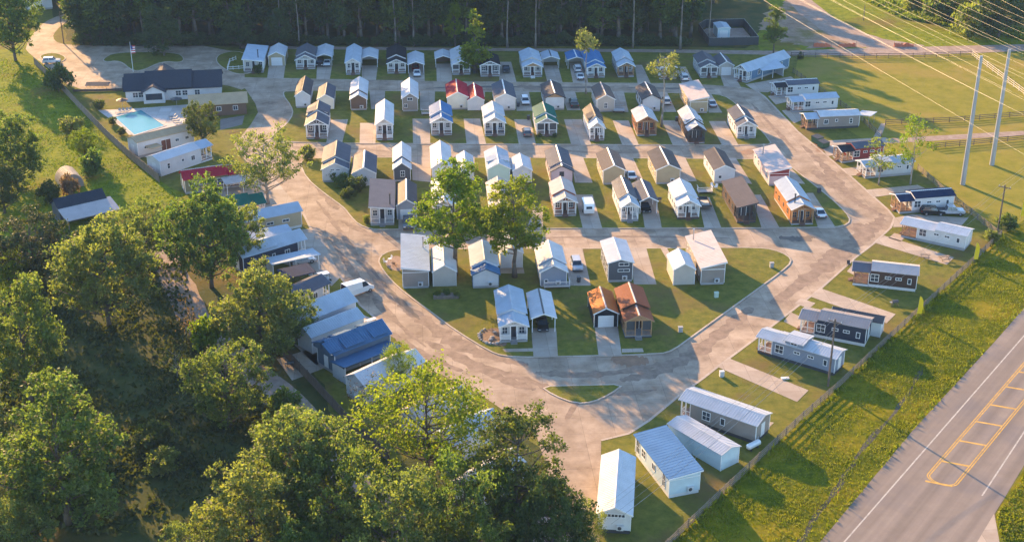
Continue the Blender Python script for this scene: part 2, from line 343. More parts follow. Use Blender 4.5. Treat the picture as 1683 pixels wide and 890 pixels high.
base = sheet('ground', [Vector((-680,-50)), Vector((680,-50)), Vector((680,1140)), Vector((-680,1140))], 0, 'lawn grass')
sheet('meadow', smooth(px2([(-400,20),(60,20),(75,110),(120,160),(175,225),(262,300),(330,330),(300,420),(180,430),(-400,430)]), 1), .004, 'meadow grass')
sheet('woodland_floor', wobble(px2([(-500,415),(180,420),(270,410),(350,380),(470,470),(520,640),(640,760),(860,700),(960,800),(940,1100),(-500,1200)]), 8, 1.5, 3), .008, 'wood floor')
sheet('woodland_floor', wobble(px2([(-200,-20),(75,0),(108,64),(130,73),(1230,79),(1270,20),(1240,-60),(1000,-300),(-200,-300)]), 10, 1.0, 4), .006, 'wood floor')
sheet('field', px2([(1312,92),(1597,88),(1900,80),(1900,420),(1640,386),(1569,333),(1508,279),(1300,160)]), .004, 'field grass')
sheet('meadow', px2([(1290,-60),(1500,-60),(1560,20),(1683,62),(1900,60),(1900,74),(1480,78),(1250,84),(1230,40)]), .004, 'meadow grass')
sheet('verge', px2([(1800,280),(1645,388),(1463,557),(1375,640),(1105,890),(900,1080),(1250,1080),(1362,873),(1499.5,708),(1683,508),(1850,340)]), .012, 'verge grass')
sheet('verge', smooth(px2([(1688,762),(1650,822),(1634,845),(1640,880),(1660,960),(1900,960),(1900,500)]), 1), .012, 'verge grass')
# bare earth and the track at the top right
sheet('dirt', wobble(px2([(1262,20),(1300,0),(1318,10),(1352,30),(1390,55),(1460,76),(1440,79),(1330,79),(1290,70),(1270,62),(1250,45)]), 10, 1.6, 5), .010, 'bare dirt')
sheet('dirt_track', wobble(strip(smooth(px2([(1285,-40),(1322,12),(1370,45),(1420,68),(1500,83)]), 2, False), (6,14)), 1, .5, 6), .016, 'gravel track')
# back road
sheet('back_road', px2([(395,75.5),(700,78.5),(1100,81.5),(1290,84),(1400,80),(1500,77.5),(1683,73),(1900,68),(1900,80),(1683,84),(1500,91.5),(1400,92),(1290,91),(1100,86.5),(700,83),(395,80)]), .018, 'gravel track')
sheet('farm_track', px2([(1350,233),(1455,228),(1560,222),(1700,214),(1900,206),(1900,213),(1700,221.5),(1560,230),(1455,236),(1360,243)]), .018, 'gravel track')
# woodland track on the left
sheet('dirt_track', wobble(strip(smooth(px2([(250,395),(275,425),(300,480),(330,545),(400,600),(480,665),(560,760),(640,850),(690,960)]), 2, False), 5.5), 1, .4, 8), .02, 'gravel track')
# parking court and village streets
sheet('parking_court', smooth(px2([(40,78),(62,45),(84,30),(118,20),(112,34),(92,50),(86,62),(96,72),(130,75.2),(400,75.2),(402,128),(404,150),(377,141),(360,139),(205,148),(125,151),(72,106),(50,90)]), 1), .016, 'street concrete')
STREET = [(380,127),(467,128.5),(716,133.5),(983,136),(1120,137),(1185,141),(1220,143),(1243,149),(1257,159),(1311,216),(1360,257),(1396,288),(1423,312),(1460,345),(1470,358),(1464,374),(1436,400),(1406,423),(1350,473),(1243,555),(1180,602),(1157,620),(1112,653),(1066,691),(1033,712),(988,723),(986,835),(984,930),(860,930),(905,790),(880,710),(800,655),(720,612),(660,559),(613,519),(592,501),(570,469),(541,429),(516,386),(498,350),(480,333),(440,300),(400,260),(385,238),(412,205),(424,185),(420,171),(404,147)]
st = px2(STREET)
sheet('street', st, .022, 'street concrete')
edge = strip(px2(STREET[7:26]), .45); sheet('gutter', edge, .030, 'kerb concrete')
edge = strip(px2(STREET[32:42]), .45); sheet('gutter', edge, .030, 'kerb concrete')
island([(467,149),(600,149.5),(760,151),(1000,152),(1160,154),(1190,157),(1210,170),(1225,188),(1270,234),(1262,239.5),(1000,238.5),(700,236.8),(520,236),(440,232),(455,215),(470,205),(481,188),(478,175),(464,157)], 1)
island([(500,259),(700,259),(900,259.5),(1100,260.5),(1285,262),(1349,312),(1379,337),(1398,358),(1396,369),(1371,375),(1000,376),(640,377.5),(611,378),(589,370),(575,356),(565,342),(530,317),(503,294),(492,270)], 1)
island([(659,410),(800,408.5),(1000,408.5),(1190,407),(1243,407),(1271,410),(1296,420),(1303,431),(1284,448),(1243,478),(1178,525),(1138,554),(1108,576),(1085,583),(915,587),(872,588),(826,586),(802,577),(751,546),(708,514),(667,484),(640,460),(621,434),(623,422),(638,413)], 1)
island([(886,634.5),(955,633),(1028,631),(1005,648),(975,662),(945,664),(908,650)], 1)
island([(167,98),(189,86),(291,86),(305,97),(297,104),(267,101),(235,117),(216,117),(197,100),(173,103)], 2)
island([(352,102),(360,88),(398,83),(437,110),(404,124),(377,120)], 2)
island([(60,92),(90,86),(112,95),(100,104),(78,104)], 2)
for q in [[(442,108),(469,108),(466,129.5),(439,129)],[(521,107),(546,107),(542,131),(520,131)],[(594,108),(621,108),(618,132.5),(595,132)],[(671,104),(697,104),(698,134),(672,134)],
    [(717,105),(742,105),(743,134.5),(718,134.5)],[(820,102),(840,102),(849,136),(821,136)],[(893,108),(917,108),(925,137),(900,137)],[(935,103),(960,103),(967,137),(942,137)],
    [(1043,107),(1055,107),(1070,138),(1048,138)],[(1108,110),(1127,110),(1142,140),(1122,140)],[(1183,122),(1205,122),(1219,145),(1190,142)],[(1225,139),(1300,126),(1310,134),(1262,152),(1243,151)]]: drive(q, .034)
for q in [[(607,149),(633,149),(632,180),(610,180)],[(690,150),(715,150),(714,182),(690,182)],[(847,151),(869,151),(876,183),(849,183)],[(922,151),(945,151),(954,182),(932,182)],
    [(1006,151),(1025,151),(1033,185),(1010,185)],[(1082,152),(1096,152),(1112,185),(1089,185)],[(1158,153),(1168,154),(1187,186),(1165,186)],[(525,149),(548,149),(549,160),(526,160)],[(775,150),(797,150),(797,160),(775,160)],
    [(543,198),(572,197),(562,237.2),(536,237.2)],[(592,203),(619,203),(617,237),(591,237)],[(678,196),(707,196),(707,237.5),(679,237.5)],[(762,196),(789,196),(799,238),(767,238)],[(845,197),(872,197),(881,238.7),(853,238.7)],
    [(927,197),(956,197),(972,239),(939,239)],[(1007,199),(1033,199),(1050,239.5),(1023,239.5)],[(1088,199),(1113,199),(1133,240),(1106,240)],[(1165,200),(1192,200),(1214,240.2),(1187,240)],
    [(676,258.7),(710,258.7),(708,300),(678,297)],[(752,258.7),(780,258.7),(780,270),(752,270)],[(845,259),(872,259),(872,272),(845,272)],[(938,259),(958,259),(974,301),(945,301)],[(1018,259.5),(1040,259.5),(1057,296),(1030,298)],[(1109,260),(1126,260),(1145,298),(1118,301)],[(1190,260.5),(1209,260.5),(1236,303),(1208,300)],[(1286,263),(1293,268),(1323,303),(1300,302)],
    [(655,360),(686,360),(690,378.5),(655,378.5)],[(866,377),(878,340),(893,340),(892,377)],[(945,321),(974,321),(990,377),(958,377)],[(1052,325),(1078,325),(1088,377),(1060,377)],[(1147,325),(1166,325),(1186,376.5),(1158,376.5)],[(1235,321),(1250,321),(1282,376.5),(1252,376.5)],[(1325,318),(1336,318),(1374,375.5),(1345,376)],
    [(925,408),(957,408),(971,470),(936,470)],[(1034,408),(1062,408),(1079,468),(1042,468)],[(1085,408),(1096,408),(1112,440),(1104,440)],[(822,440),(860,440),(862,450),(823,450)],[(820,408),(845,408),(845,420),(820,420)],
    [(873,540),(914,540),(917,587.5),(877,588)],[(977,536),(1015,536),(1022,585.5),(984,586.5)],[(1022,574),(1056,573),(1058,579),(1022,580)],[(826,574),(876,573),(877,578),(830,579)]]: drive(q, ZI)
for q in [[(1197,588),(1329,641),(1310,660),(1180,603)],[(1347,473),(1472,516),(1457,531),(1331,487)],[(1453,387),(1568,423),(1556,435),(1438,399)],[(1470,358),(1500,352),(1592,358),(1578,373),(1468,373)],[(1423,312),(1508,304),(1526,312),(1436,324)],
    [(1385,277),(1430,273),(1442,286),(1397,289)],[(1345,232),(1455,226),(1470,233),(1360,257)],[(1262,158),(1300,152),(1312,163),(1275,172)],[(1285,182),(1310,178),(1322,196),(1305,203)],[(1238,688),(1272,694),(1250,716),(1222,705)],[(1316,490),(1340,498),(1330,507),(1306,498)],
    [(1300,513),(1322,523),(1312,540),(1288,528)],[(1400,436),(1412,440),(1404,452),(1392,446)],[(1470,383),(1490,388),(1480,397),(1460,391)],[(1435,226),(1448,203),(1456,203),(1448,226)],
    [(460,545),(560,500),(625,530),(520,600)],[(395,385),(520,375),(560,455),(545,470),(440,420)],[(340,295),(440,280),(500,352),(400,370)],[(455,590),(520,570),(545,600),(480,625)]]: drive(q, .034)
# damp and rusty stains on the streets
SZ = [.0232]
def wobw(pts, wd, r):
    return [max(.05, 1.5*wd*(.25+.75*math.sin(math.pi*i/(len(pts)-1)))*r.uniform(.5, 1.3)) for i in range(len(pts))]
def stain(pp, wd, seed, mat='damp concrete', z=None):
    SZ[0] += .00035; z = SZ[0]
    pts = smooth(px2(pp), 3, False); r = random.Random(seed)
    sheet('damp_patch', strip(pts, wobw(pts, wd, r)), z, mat)
stain([(1318,238),(1345,262),(1372,292),(1392,318),(1415,338),(1448,352)], 1.6, 1); stain([(1335,280),(1362,296),(1385,315)], 2.2, 2, z=.031)
stain([(1452,352),(1440,372),(1412,392),(1385,412),(1352,440),(1310,470),(1270,500)], 2.8, 3); stain([(1400,378),(1442,372)], 3.2, 4, z=.031)
stain([(1235,505),(1200,535),(1150,575),(1090,610),(1020,625)], 2.2, 5); stain([(1005,588),(1035,593),(1066,592)], 2.6, 6, 'rusty stain')
stain([(868,600),(800,585),(745,562),(690,520),(655,500)], 2.4, 7); stain([(880,612),(960,618),(1060,606),(1120,590)], 1.6, 8)
stain([(700,145.5),(800,142),(900,144),(1010,143.5)], .9, 10, 'dark stain'); stain([(1030,144),(1175,147)], .8, 11, 'dark stain'); stain([(850,141),(890,147)], 2, 12, z=.031)
stain([(1280,390),(1320,394),(1335,388)], 2.0, 13, 'dark stain'); stain([(930,248),(990,252),(1060,250)], .9, 14); stain([(520,240),(600,246),(640,249)], .8, 15); stain([(880,391),(1010,388),(1200,391)], .7, 16)
stain([(600,430),(640,478),(690,525)], .8, 17, 'dark stain'); stain([(1220,248),(1238,252)], 3, 18, 'rusty stain'); stain([(1335,236),(1352,243),(1345,250)], 2, 19, 'rusty stain', .031)
stain([(560,362),(620,392),(690,392)], 1.2, 20); stain([(780,600),(840,615),(910,640)], 1.4, 21, z=.031)
stain([(520,330),(560,380),(600,440),(650,500)], .9, 31); stain([(545,395),(585,455),(640,520),(700,570)], 1.0, 32); stain([(700,560),(760,590),(830,625),(880,640)], 1.6, 33); stain([(640,545),(700,585),(760,610)], 1.2, 34); stain([(520,300),(545,330),(555,345)], 1.6, 35); stain([(455,235),(500,246),(560,247)], 1.0, 36); stain([(930,690),(960,640),(1000,650),(1080,640)], 1.0, 37); stain([(1235,170),(1280,220),(1310,250)], .8, 38); stain([(640,394),(760,391),(860,392)], .9, 39)
# highway
sheet('highway', px2([(1900,275),(1683,506),(1636,560),(1499,708),(1351,886),(1200,1070),(1480,1070),(1560,985),(1633,846),(1650,819),(1683,764),(1900,470)]), .016, 'asphalt')
sheet('side_road', px2([(1560,985),(1600,900),(1634,843),(1641,880),(1655,960),(1650,1000)]), .019, 'drive concrete')
def mark(a, b, wd, mat): sheet('road_marking', strip([V2(G(*a)), V2(G(*b))], wd), .024 if mat == 'road white' else .025, mat)
mark((1856,353.5),(1300,990), .2, 'road white'); mark((1772,575),(1614,814), .2, 'road white')
a0, a1, b0, b1 = V2(G(1525,778)), V2(G(1730,541)), V2(G(1578,790)), V2(G(1745,553))
du = (a1-a0).normalized(); b1 = b0+du*60; a1 = a0+du*62; mid = (a0+b0)/2
sidew = (b0-a0)-du*(b0-a0).dot(du); hw = sidew.length/2; sd = sidew.normalized(); c0 = a0+sd*hw
def loop(off):
    r = hw-off; pts = [c0-sd*r+du*62]
    for k in range(13):
        t = math.pi*k/12; pts.append(c0-sd*r*math.cos(t)-du*math.sin(t)*r*.72)
    return pts+[c0+sd*r+du*62]
for off in (0, .32): sheet('road_marking', strip(loop(off), .17), .026, 'road yellow')
for yy in (792.5, 760, 726.5, 695, 667.5, 638, 613.5, 592):
    p = V2(G(1600, yy)); t = (p-c0).dot(du)*1.0
    q = V2(G(1525+(778-yy)*.865+26, yy)); t = (q-c0).dot(du)
    sheet('road_marking', strip([c0-sd*(hw-.4)+du*(t-.5), c0+sd*(hw-.4)+du*(t+.5)], .42), .0245, 'road yellow')
# ------------------------------------------------------------------ buildings
MESH = {}
def cached(key, fn):
    if key not in MESH: MESH[key] = fn().mesh(key[0])
    return MESH[key]
def window_frame(w, h, trim):
    b = MB(); t = .09
    b.box(-w/2-t, w/2+t, -.05, .05, h/2, h/2+t, trim); b.box(-w/2-t, w/2+t, -.07, .05, -h/2-t, -h/2, trim)
    b.box(-w/2-t, -w/2, -.05, .05, -h/2, h/2, trim); b.box(w/2, w/2+t, -.05, .05, -h/2, h/2, trim)
    if w >= .7: b.box(-.03, .03, -.045, .05, -h/2, h/2, trim)
    if h > 1.0: b.box(-w/2, w/2, -.04, .05, -.03, .03, trim)
    return b
def window_pane(w, h, mat):
    b = MB(); b.box(-w/2, w/2, -.02, .02, -h/2, h/2, mat); return b
def add_window(par, x, y, z, rz, w, h, trim='white trim', pane='window pane'):
    f = put('window', cached(('window', w, h, trim), lambda: window_frame(w, h, trim)), par, (x, y, z), rz)
    put('pane', cached(('pane', w, h, pane), lambda: window_pane(w, h, pane)), f)
    return f
def add_door(par, x, y, z, rz, mat='dark door', w=.9, h=2.0, trim='white trim'):
    def mk():
        b = MB(); b.box(-w/2, w/2, -.04, .03, 0, h, mat); b.box(-w/2-.09, -w/2, -.06, .03, 0, h+.09, trim); b.box(w/2, w/2+.09, -.06, .03, 0, h+.09, trim); b.box(-w/2, w/2, -.06, .03, h, h+.09, trim); return b
    return put('door', cached(('door', mat, w, h, trim), mk), par, (x, y, z), rz)
def add_ac(par, x, y, z, rz):
    def mk(): b = MB(); b.box(-.45, .45, -.38, 0, -.35, .35, 'appliance'); b.box(-.36, -.3, -.4, -.37, -.3, .3, 'appliance'); return b
    def mk2():
        b = MB(); b.tube((-.06, -.385, 0), (-.06, -.40, 0), .27, .27, 'fan grille', 14); return b
    a = put('ac_unit', cached(('ac_unit',), mk), par, (x, y, z), rz); put('fan_grille', cached(('fan_grille',), mk2), a)
def gable_wall(b, W, H, rise, y0, y1, mat, z0=.55): b.prism_y([(-W/2, z0), (W/2, z0), (W/2, H), (0, H+rise), (-W/2, H)], y0, y1, mat)
def gable_roof(W, H, rise, y0, y1, mat, oh=.3, t=.11, ribs=True, cap=None):
    b = MB(); s = rise/(W/2); xe = W/2+oh; ze = H-s*oh; e = .015
    b.prism_y([(-xe, ze+t), (-xe, ze+e), (0, H+rise+e), (xe, ze+e), (xe, ze+t), (0, H+rise+t)], y0, y1, mat)
    if ribs:
        n = max(2, int((y1-y0)/.42)); 
        for i in range(n+1):
            y = y0+.04+(y1-y0-.08)*i/n
            for sg in (-1, 1): b.bar((sg*(xe-.01), y, ze+t+.012), (sg*.02, y, H+rise+t+.012), .05, .045, mat)
    b.prism_y([(-.17, H+rise+t-.17*s+.03), (0, H+rise+t+.055), (.17, H+rise+t-.17*s+.03), (.17, H+rise+t-.17*s+.0), (0, H+rise+t+.02), (-.17, H+rise+t-.17*s)], y0-.01, y1+.01, cap or mat)  # ridge cap; pale cap colours paint in a sunlit highlight
    return b
def mono_roof(W, HL, HR, y0, y1, mat, oh=.3, t=.14, ribs=True):
    b = MB(); s = (HR-HL)/W; xe = W/2+oh; zl, zr = HL-s*oh+.015, HR+s*oh+.015
    b.prism_y([(-xe, zl), (xe, zr), (xe, zr+t), (-xe, zl+t)], y0, y1, mat)
    if ribs:
        n = max(2, int((y1-y0)/.6))
        for i in range(n+1):
            y = y0+.04+(y1-y0-.08)*i/n; b.bar((-xe+.01, y, zl+t+.008), (xe-.01, y, zr+t+.004), .05, .02, mat)
    return b
def rake(W, H, rise, y, mat, oh=.3):
    """bargeboards on a gable end"""
    b = MB(); s = rise/(W/2); xe = W/2+oh; ze = H-s*oh
    for sg in (-1, 1): b.bar((sg*xe, y, ze+.02), (0, y, H+rise+.02), .05, .2, mat)
    return b
def truss(W, H, rise, y, mat):
    b = MB(); x = W/2-.05
    b.box(-x, x, y-.06, y+.06, H-.12, H+.06, mat); b.box(-.06, .06, y-.05, y+.05, H+.06, H+rise-.1, mat)
    for sg in (-1, 1):
        b.bar((sg*.05, y, H+.05), (sg*x*.42, y, H+rise*.52), .09, .09, mat); b.bar((sg*.05, y, H+.02), (sg*x*.68, y, H+rise*.24), .08, .08, mat)
        b.bar((sg*x, y, H), (0, y, H+rise-.03), .09, .14, mat)
    return b
def rail_mesh(segs, z0, mat, solid=None):
    b = MB()
    for (a, c) in segs:
        a, c = Vector((a[0], a[1], 0)), Vector((c[0], c[1], 0)); d = c-a
        for z in (z0+.12, z0+.95): b.bar(a+Vector((0,0,z)), c+Vector((0,0,z)), .06, .08, mat)
        n = max(2, int(d.length/.2))
        for i in range(1, n): p = a+d*i/n; b.bar(p+Vector((0,0,z0+.12)), p+Vector((0,0,z0+.95)), .03, .03, mat)
        if solid: b.bar(a+Vector((0,0,z0+.5)), c+Vector((0,0,z0+.5)), .03, .75, solid)
    return b
def steps_mesh(x, w, y, z, mat, n=3):
    b = MB()
    for i in range(n):
        h = z*(n-i)/(n+1); b.box(x-w/2, x+w/2, y-.28*(i+1), y-.28*i, h-.08, h, mat)
        b.box(x-w/2, x-w/2+.05, y-.28*(i+1), y-.28*i, 0, h-.08, mat); b.box(x+w/2-.05, x+w/2, y-.28*(i+1), y-.28*i, 0, h-.08, mat)
    return b

def house(O, head, W, L, label, wall='white', roof='silver', H=3.05, rise=1.25, near='rear', P=2.4, split=0, drop=.45, shingle=False, trim='white trim', skirt=None, cap=None,
          mono=None, screen=False, deck='brown deck', rail='white trim', post='white trim', ac=True, loft=None, gablemat=None, chimney=None, dormer=None, porchroof=None, sidew=None, name='tiny_house', door='dark door',
          railsolid=None, hidden=False, nearwin=None, cat='house', ramp=False, frontwall=None, tall=False, postn=2, steps=True):
    wm = 'siding '+wall; rm = ('shingles ' if roof.startswith('shingle') else 'metal roof ')+roof; ribs = not roof.startswith('shingle')
    prm = ('shingles ' if (porchroof or roof).startswith('shingle') else 'metal roof ')+(porchroof or roof)
    t = thing(name, (O.x, O.y, 0), -head, label, cat, 'tiny houses of the village' if cat == 'house' else None)
    porch = near == 'porch'
    if not porch: P = 0
    fz = .55; b = MB()
    split_y = max(split, P) if split else 0
    H2 = H-drop
    if mono is not None:
        HL, HR = H-mono/2, H+mono/2
        b.prism_y([(-W/2, fz), (W/2, fz), (W/2, HR), (-W/2, HL)], P, L, wm)
    else:
        if split_y:
            if split_y > P+.05: gable_wall(b, W-.02, H2, rise, P, split_y, 'siding '+(frontwall or wall), fz)
            gable_wall(b, W, H, rise, split_y, L, wm, fz)
        else: gable_wall(b, W, H, rise, P, L, wm, fz)
    b.build('wall', t)
    s = MB(); s.box(-W/2+.05, W/2-.05, P+.05, L-.05, 0, fz, skirt or 'skirt grey'); s.build('skirting', t)
    # corner boards
    hl, hr = (H-mono/2, H+mono/2) if mono is not None else ((H2, H2) if split_y > P+.05 else (H, H))
    hl2, hr2 = (H-mono/2, H+mono/2) if mono is not None else (H, H)
    for x, y, h in ((-W/2, P, hl), (W/2, P, hr), (-W/2, L, hl2), (W/2, L, hr2)): c = MB(); c.box(x-.05, x+.05, y-.05, y+.05, fz-.05, h-.02, trim); c.build('corner_board', t)
    if mono is not None:
        mono_roof(W, hl2, hr2, -.35, L+.35, rm, ribs=ribs).build('roof', t)
        f = MB(); f.bar((-W/2-.3, -.37, hl2+.03), (W/2+.3, -.37, hr2+.03), .05, .2, trim); 
        if not porch: f.bar((-W/2, -.03, min(hl2, hr2)-.35), (W/2, -.03, min(hl2, hr2)-.35), .06, .12, trim)
        f.build('fascia', t)
    else:
        gable_roof(W, H, rise, split_y-(.3 if not split_y else .05), L+.3, rm, ribs=ribs, cap=cap).build('roof', t)
        if split_y: gable_roof(W, H2, rise, -.35, split_y-.06, prm, ribs=ribs, cap=cap).build('porch_roof', t)
        rake(W, H2 if split_y else H, rise, -.38 if split_y else -.32, trim).build('fascia', t)
        if gablemat: 
            g = MB(); hh = H2 if split_y else H; yy = -.02 if not porch else .03
            g.prism_y([(-W/2+.1, hh+.05), (W/2-.1, hh+.05), (0, hh+rise-.05)], yy-.03, yy, gablemat); g.build('gable_panel', t)
    if loft:
        a, e, dh = loft; q = MB(); q.box(-W/2+.02, W/2-.02, a, e, H-.2, H+dh+.25, wm); q.build('loft_wall', t)
        lr = MB(); gable_prof = gable_roof(W, H+dh+.2, rise*.45, a-.25, e+.25, rm, ribs=ribs, cap=cap); gable_prof.build('loft_roof', t)
        for sg in (-1, 1):
            k = max(1, int((e-a)/1.6))
            for i in range(k): add_window(t, sg*(W/2-.02), a+(e-a)*(i+.5)/k, H+dh-.08, sg*math.pi/2, 1.0, .45, trim)
    if dormer:
        for (a, e) in dormer:
            for sg in ((-1, 1)):
                q = MB(); x0, x1 = sg*(W/2-.15), sg*.3; zt = H+rise*.85; zo = H+.42
                q.hexa([(x0, a, H-.05), (x1, a, H-.05), (x1, e, H-.05), (x0, e, H-.05), (x0, a, zo), (x1, a, zt), (x1, e, zt), (x0, e, zo)], wm)
                q.build('dormer', t)
                q = MB(); x0 = sg*(W/2+.2); q.hexa([(x0, a-.15, zo-.06), (x1, a-.15, zt), (x1, e+.15, zt), (x0, e+.15, zo-.06), (x0, a-.15, zo+.05), (x1, a-.15, zt+.11), (x1, e+.15, zt+.11), (x0, e+.15, zo+.05)], rm)
                n = int((e-a+.3)/.42)
                for i in range(n+1):
                    yy = a-.12+(e-a+.24)*i/n; q.bar((x0, yy, zo+.06), (x1, yy, zt+.12), .05, .045, rm)
                q.build('dormer_roof', t)
                if e-a > 1.2: add_window(t, sg*(W/2-.15), (a+e)/2, H+.18, sg*math.pi/2, min(1.4, e-a-.4), .3, trim)
    hp = H2 if split_y else H
    if porch:
        d = MB(); d.box(-W/2, W/2, 0, P, fz-.15, fz, deck); d.box(-W/2, W/2, .0, .05, .0, fz-.15, skirt or 'skirt grey'); d.box(-W/2, -W/2+.05, .05, P, .0, fz-.15, skirt or 'skirt grey'); d.box(W/2-.05, W/2, .05, P, .0, fz-.15, skirt or 'skirt grey'); d.build('deck', t)
        xs = [-W/2+.08, W/2-.08]+([-.55, .55] if W > 3.2 and postn >= 2 else [])
        for x in xs:
            z1 = hp-.02 if mono is None else H+mono*x/W
            p = MB(); p.box(x-.08, x+.08, .02, .18, fz, z1, post); p.build('post', t)
        for sg in (-1, 1):
            p = MB(); x = sg*(W/2-.08); z1 = hp-.02 if mono is None else H+mono*x/W
            p.box(x-.07, x+.07, P*.5-.07, P*.5+.07, fz, z1, post); p.build('post', t)
        for sg in (-1, 1): rail_mesh([((sg*(W/2-.08), P), (sg*(W/2-.08), .1)), ((sg*(W/2-.08), .1), (sg*.55, .1))], fz, rail, railsolid).build('railing', t)
        if mono is None: truss(W, hp, rise, .08, post if gablemat is None else trim).build('gable_truss', t)
        if screen:
            q = MB(); z1 = hp-.14
            for (xa, xb) in ((-W/2+.17, -.64), (.64, W/2-.17)): q.box(xa, xb, .2, .215, fz+.98, z1, 'insect screen')
            q.build('porch_screen', t)
        if steps: steps_mesh(0, 1.1, -.0, fz, deck if not ramp else 'white trim', 3 if not ramp else 4).build('steps', t)
        add_door(t, 0, P, fz, 0, door)
        for sg in (-1, 1): add_window(t, sg*(W/2-.85), P, 1.75, 0, .8, 1.1, trim)
    else:
        if nearwin:
            for (x, z, ww, hh) in nearwin: add_window(t, x, 0, z, 0, ww, hh, trim)
        if ac: add_ac(t, W*.18, 0, 1.05, 0)
    if chimney:
        q = MB(); q.tube((chimney[0], chimney[1], H), (chimney[0], chimney[1], H+rise+.75), .13, .13, 'galvanised' if chimney[2] else 'skirt dark'); q.tube((chimney[0], chimney[1], H+rise+.75), (chimney[0], chimney[1], H+rise+.95), .2, .2, 'galvanised' if chimney[2] else 'skirt dark'); q.build('chimney', t)
    if not hidden:
        span = L-P; r = random.Random(int(abs(O.x)*13+O.y*7))
        fr = sidew or [(.16, 1.0, 1.1), (.42, .7, .9), (.7, 1.0, 1.1), (.9, .6, .6)]
        for sg in (-1, 1):
            for (f_, ww, hh) in fr:
                hs = hl2 if sg < 0 else hr2
                z = min(1.85 if hh > .7 else 2.1, (H2 if (split_y and P+f_*span < split_y) else hs)-.25-hh/2)
                add_window(t, sg*W/2, P+f_*span, z, sg*math.pi/2, ww, hh, trim)
        add_door(t, 0, L, fz, math.pi, 'white door')
    return t

HEAD = R(-4.19); UU = Vector((math.sin(HEAD), math.cos(HEAD))); VV = Vector((math.cos(HEAD), -math.sin(HEAD)))
def near_end(xl, xr, yb, yt, zt, head=HEAD):
    u = Vector((math.sin(head), math.cos(head))); v = Vector((math.cos(head), -math.sin(head)))
    A, B = V2(G(xl, yb)), V2(G(xr, yb)); O = (A+B)/2; W = (B-A).dot(v); T = G((xl+xr)/2, yt, zt).y
    return O, W, (T-O.y)/u.y
def RH(xl, xr, yb, yt, label, **k):
    if k.get('mono') is None: k['rise'] = k.get('rise', 1.25)*.84; k['H'] = k.get('H', 3.05)+.12
    H, rise = k.get('H', 3.05), (k['rise'] if k.get('mono') is None else .3)
    O, W, L = near_end(xl, xr, yb, yt, H+rise); L = max(5.0, min(15.0, L-.3))
    return house(O, HEAD, W, L, label, **k)
def EH(pf, pr, z, W, label, oh=.3, **k):
    """house placed by the two ends of its near eave (front end first), eave at height z"""
    A, B = V2(G(*pf, z)), V2(G(*pr, z)); u = (B-A).normalized(); n = Vector((-u.y, u.x))
    if n.y < 0: n = -n
    O = A+u*oh+n*(W/2+.3); head = math.atan2(u.x, u.y)
    k.setdefault('H', z+.12)
    return house(O, head, W, (B-A).length-2*oh, label, **k), O, head

def garage(xl, xr, yb, yt, label, wall='white', roof='silver', H=2.75, rise=1.1, door=True, doormat='white door', slit=False, cap=None, place=None, head=HEAD, backwin=False):
    if place: O, head, W, L = place
    else:
        O, W, L = near_end(xl, xr, yb, yt, H+rise); L = max(4.5, min(11, L-.25))
    rm = ('shingles ' if roof.startswith('shingle') else 'metal roof ')+roof
    t = thing('garage', (O.x, O.y, 0), -head, label, 'garage', 'garages and sheds of the village')
    b = MB(); gable_wall(b, W, H, rise, 0, L, 'siding '+wall, 0); b.build('wall', t)
    gable_roof(W, H, rise, -.25, L+.25, rm, oh=.2, ribs=not roof.startswith('shingle'), cap=cap).build('roof', t)
    rake(W, H, rise, -.27, 'white trim', .2).build('fascia', t)
    for x, y in ((-W/2, 0), (W/2, 0), (-W/2, L), (W/2, L)): c = MB(); c.box(x-.05, x+.05, y-.05, y+.05, 0, H-.03, 'white trim'); c.build('corner_board', t)
    dm = cached(('garage_door', doormat, round(W, 1)), lambda: gd(W, doormat))
    put('garage_door', dm, t, (0, 0 if door else L, 0), 0 if door else math.pi)
    if backwin: add_window(t, -W*.15, 0, 1.7, 0, .7, .6)
    return t
def gd(W, mat):
    b = MB(); w = W*.32; b.box(-w, w, -.04, .02, 0, 2.15, mat)
    for z in (.54, 1.08, 1.62): b.box(-w, w, -.05, -.04, z-.012, z+.012, 'appliance')
    for sg in (-1, 1): b.box(sg*w-.05, sg*w+.05, -.06, .02, 0, 2.2, 'white trim')
    b.box(-w+.05, w-.05, -.06, .02, 2.15, 2.25, 'white trim'); return b
def carport(xl, xr, yb, yt, label, roof='silver', H=2.55, rise=.75, back='white', cap=None, place=None, head=HEAD, post='white trim', sides=False, mono=None):
    if place: O, head, W, L = place
    else:
        O, W, L = near_end(xl, xr, yb, yt, H+rise); L = max(4.5, min(10, L-.25))
    rm = ('shingles ' if roof.startswith('shingle') else 'metal roof ')+roof
    t = thing('carport', (O.x, O.y, 0), -head, label, 'carport', 'carports of the village')
    n = 3
    for sg in (-1, 1):
        for i in range(n):
            p = MB(); y = .12+(L-.24)*i/(n-1); x = sg*(W/2-.08); z1 = H-.02 if mono is None else H+mono*x/W
            p.box(x-.06, x+.06, y-.06, y+.06, 0, z1, post); p.build('post', t)
    if mono is None:
        gable_roof(W, H, rise, -.25, L+.25, rm, oh=.2, cap=cap).build('roof', t); rake(W, H, rise, -.27, 'white trim', .2).build('fascia', t)
        g = MB(); g.prism_y([(-W/2+.1, H-.02), (W/2-.1, H-.02), (0, H+rise-.08)], L-.1, L-.04, 'siding '+(back or 'white')); g.build('gable_panel', t)
    else: mono_roof(W, H-mono/2, H+mono/2, -.25, L+.25, rm).build('roof', t)
    if back:
        b = MB(); b.box(-W/2+.05, W/2-.05, L-.1, L-.04, 0, H-.03 if mono is None else H-abs(mono)/2-.05, 'siding '+back); b.build('wall', t)
    return t
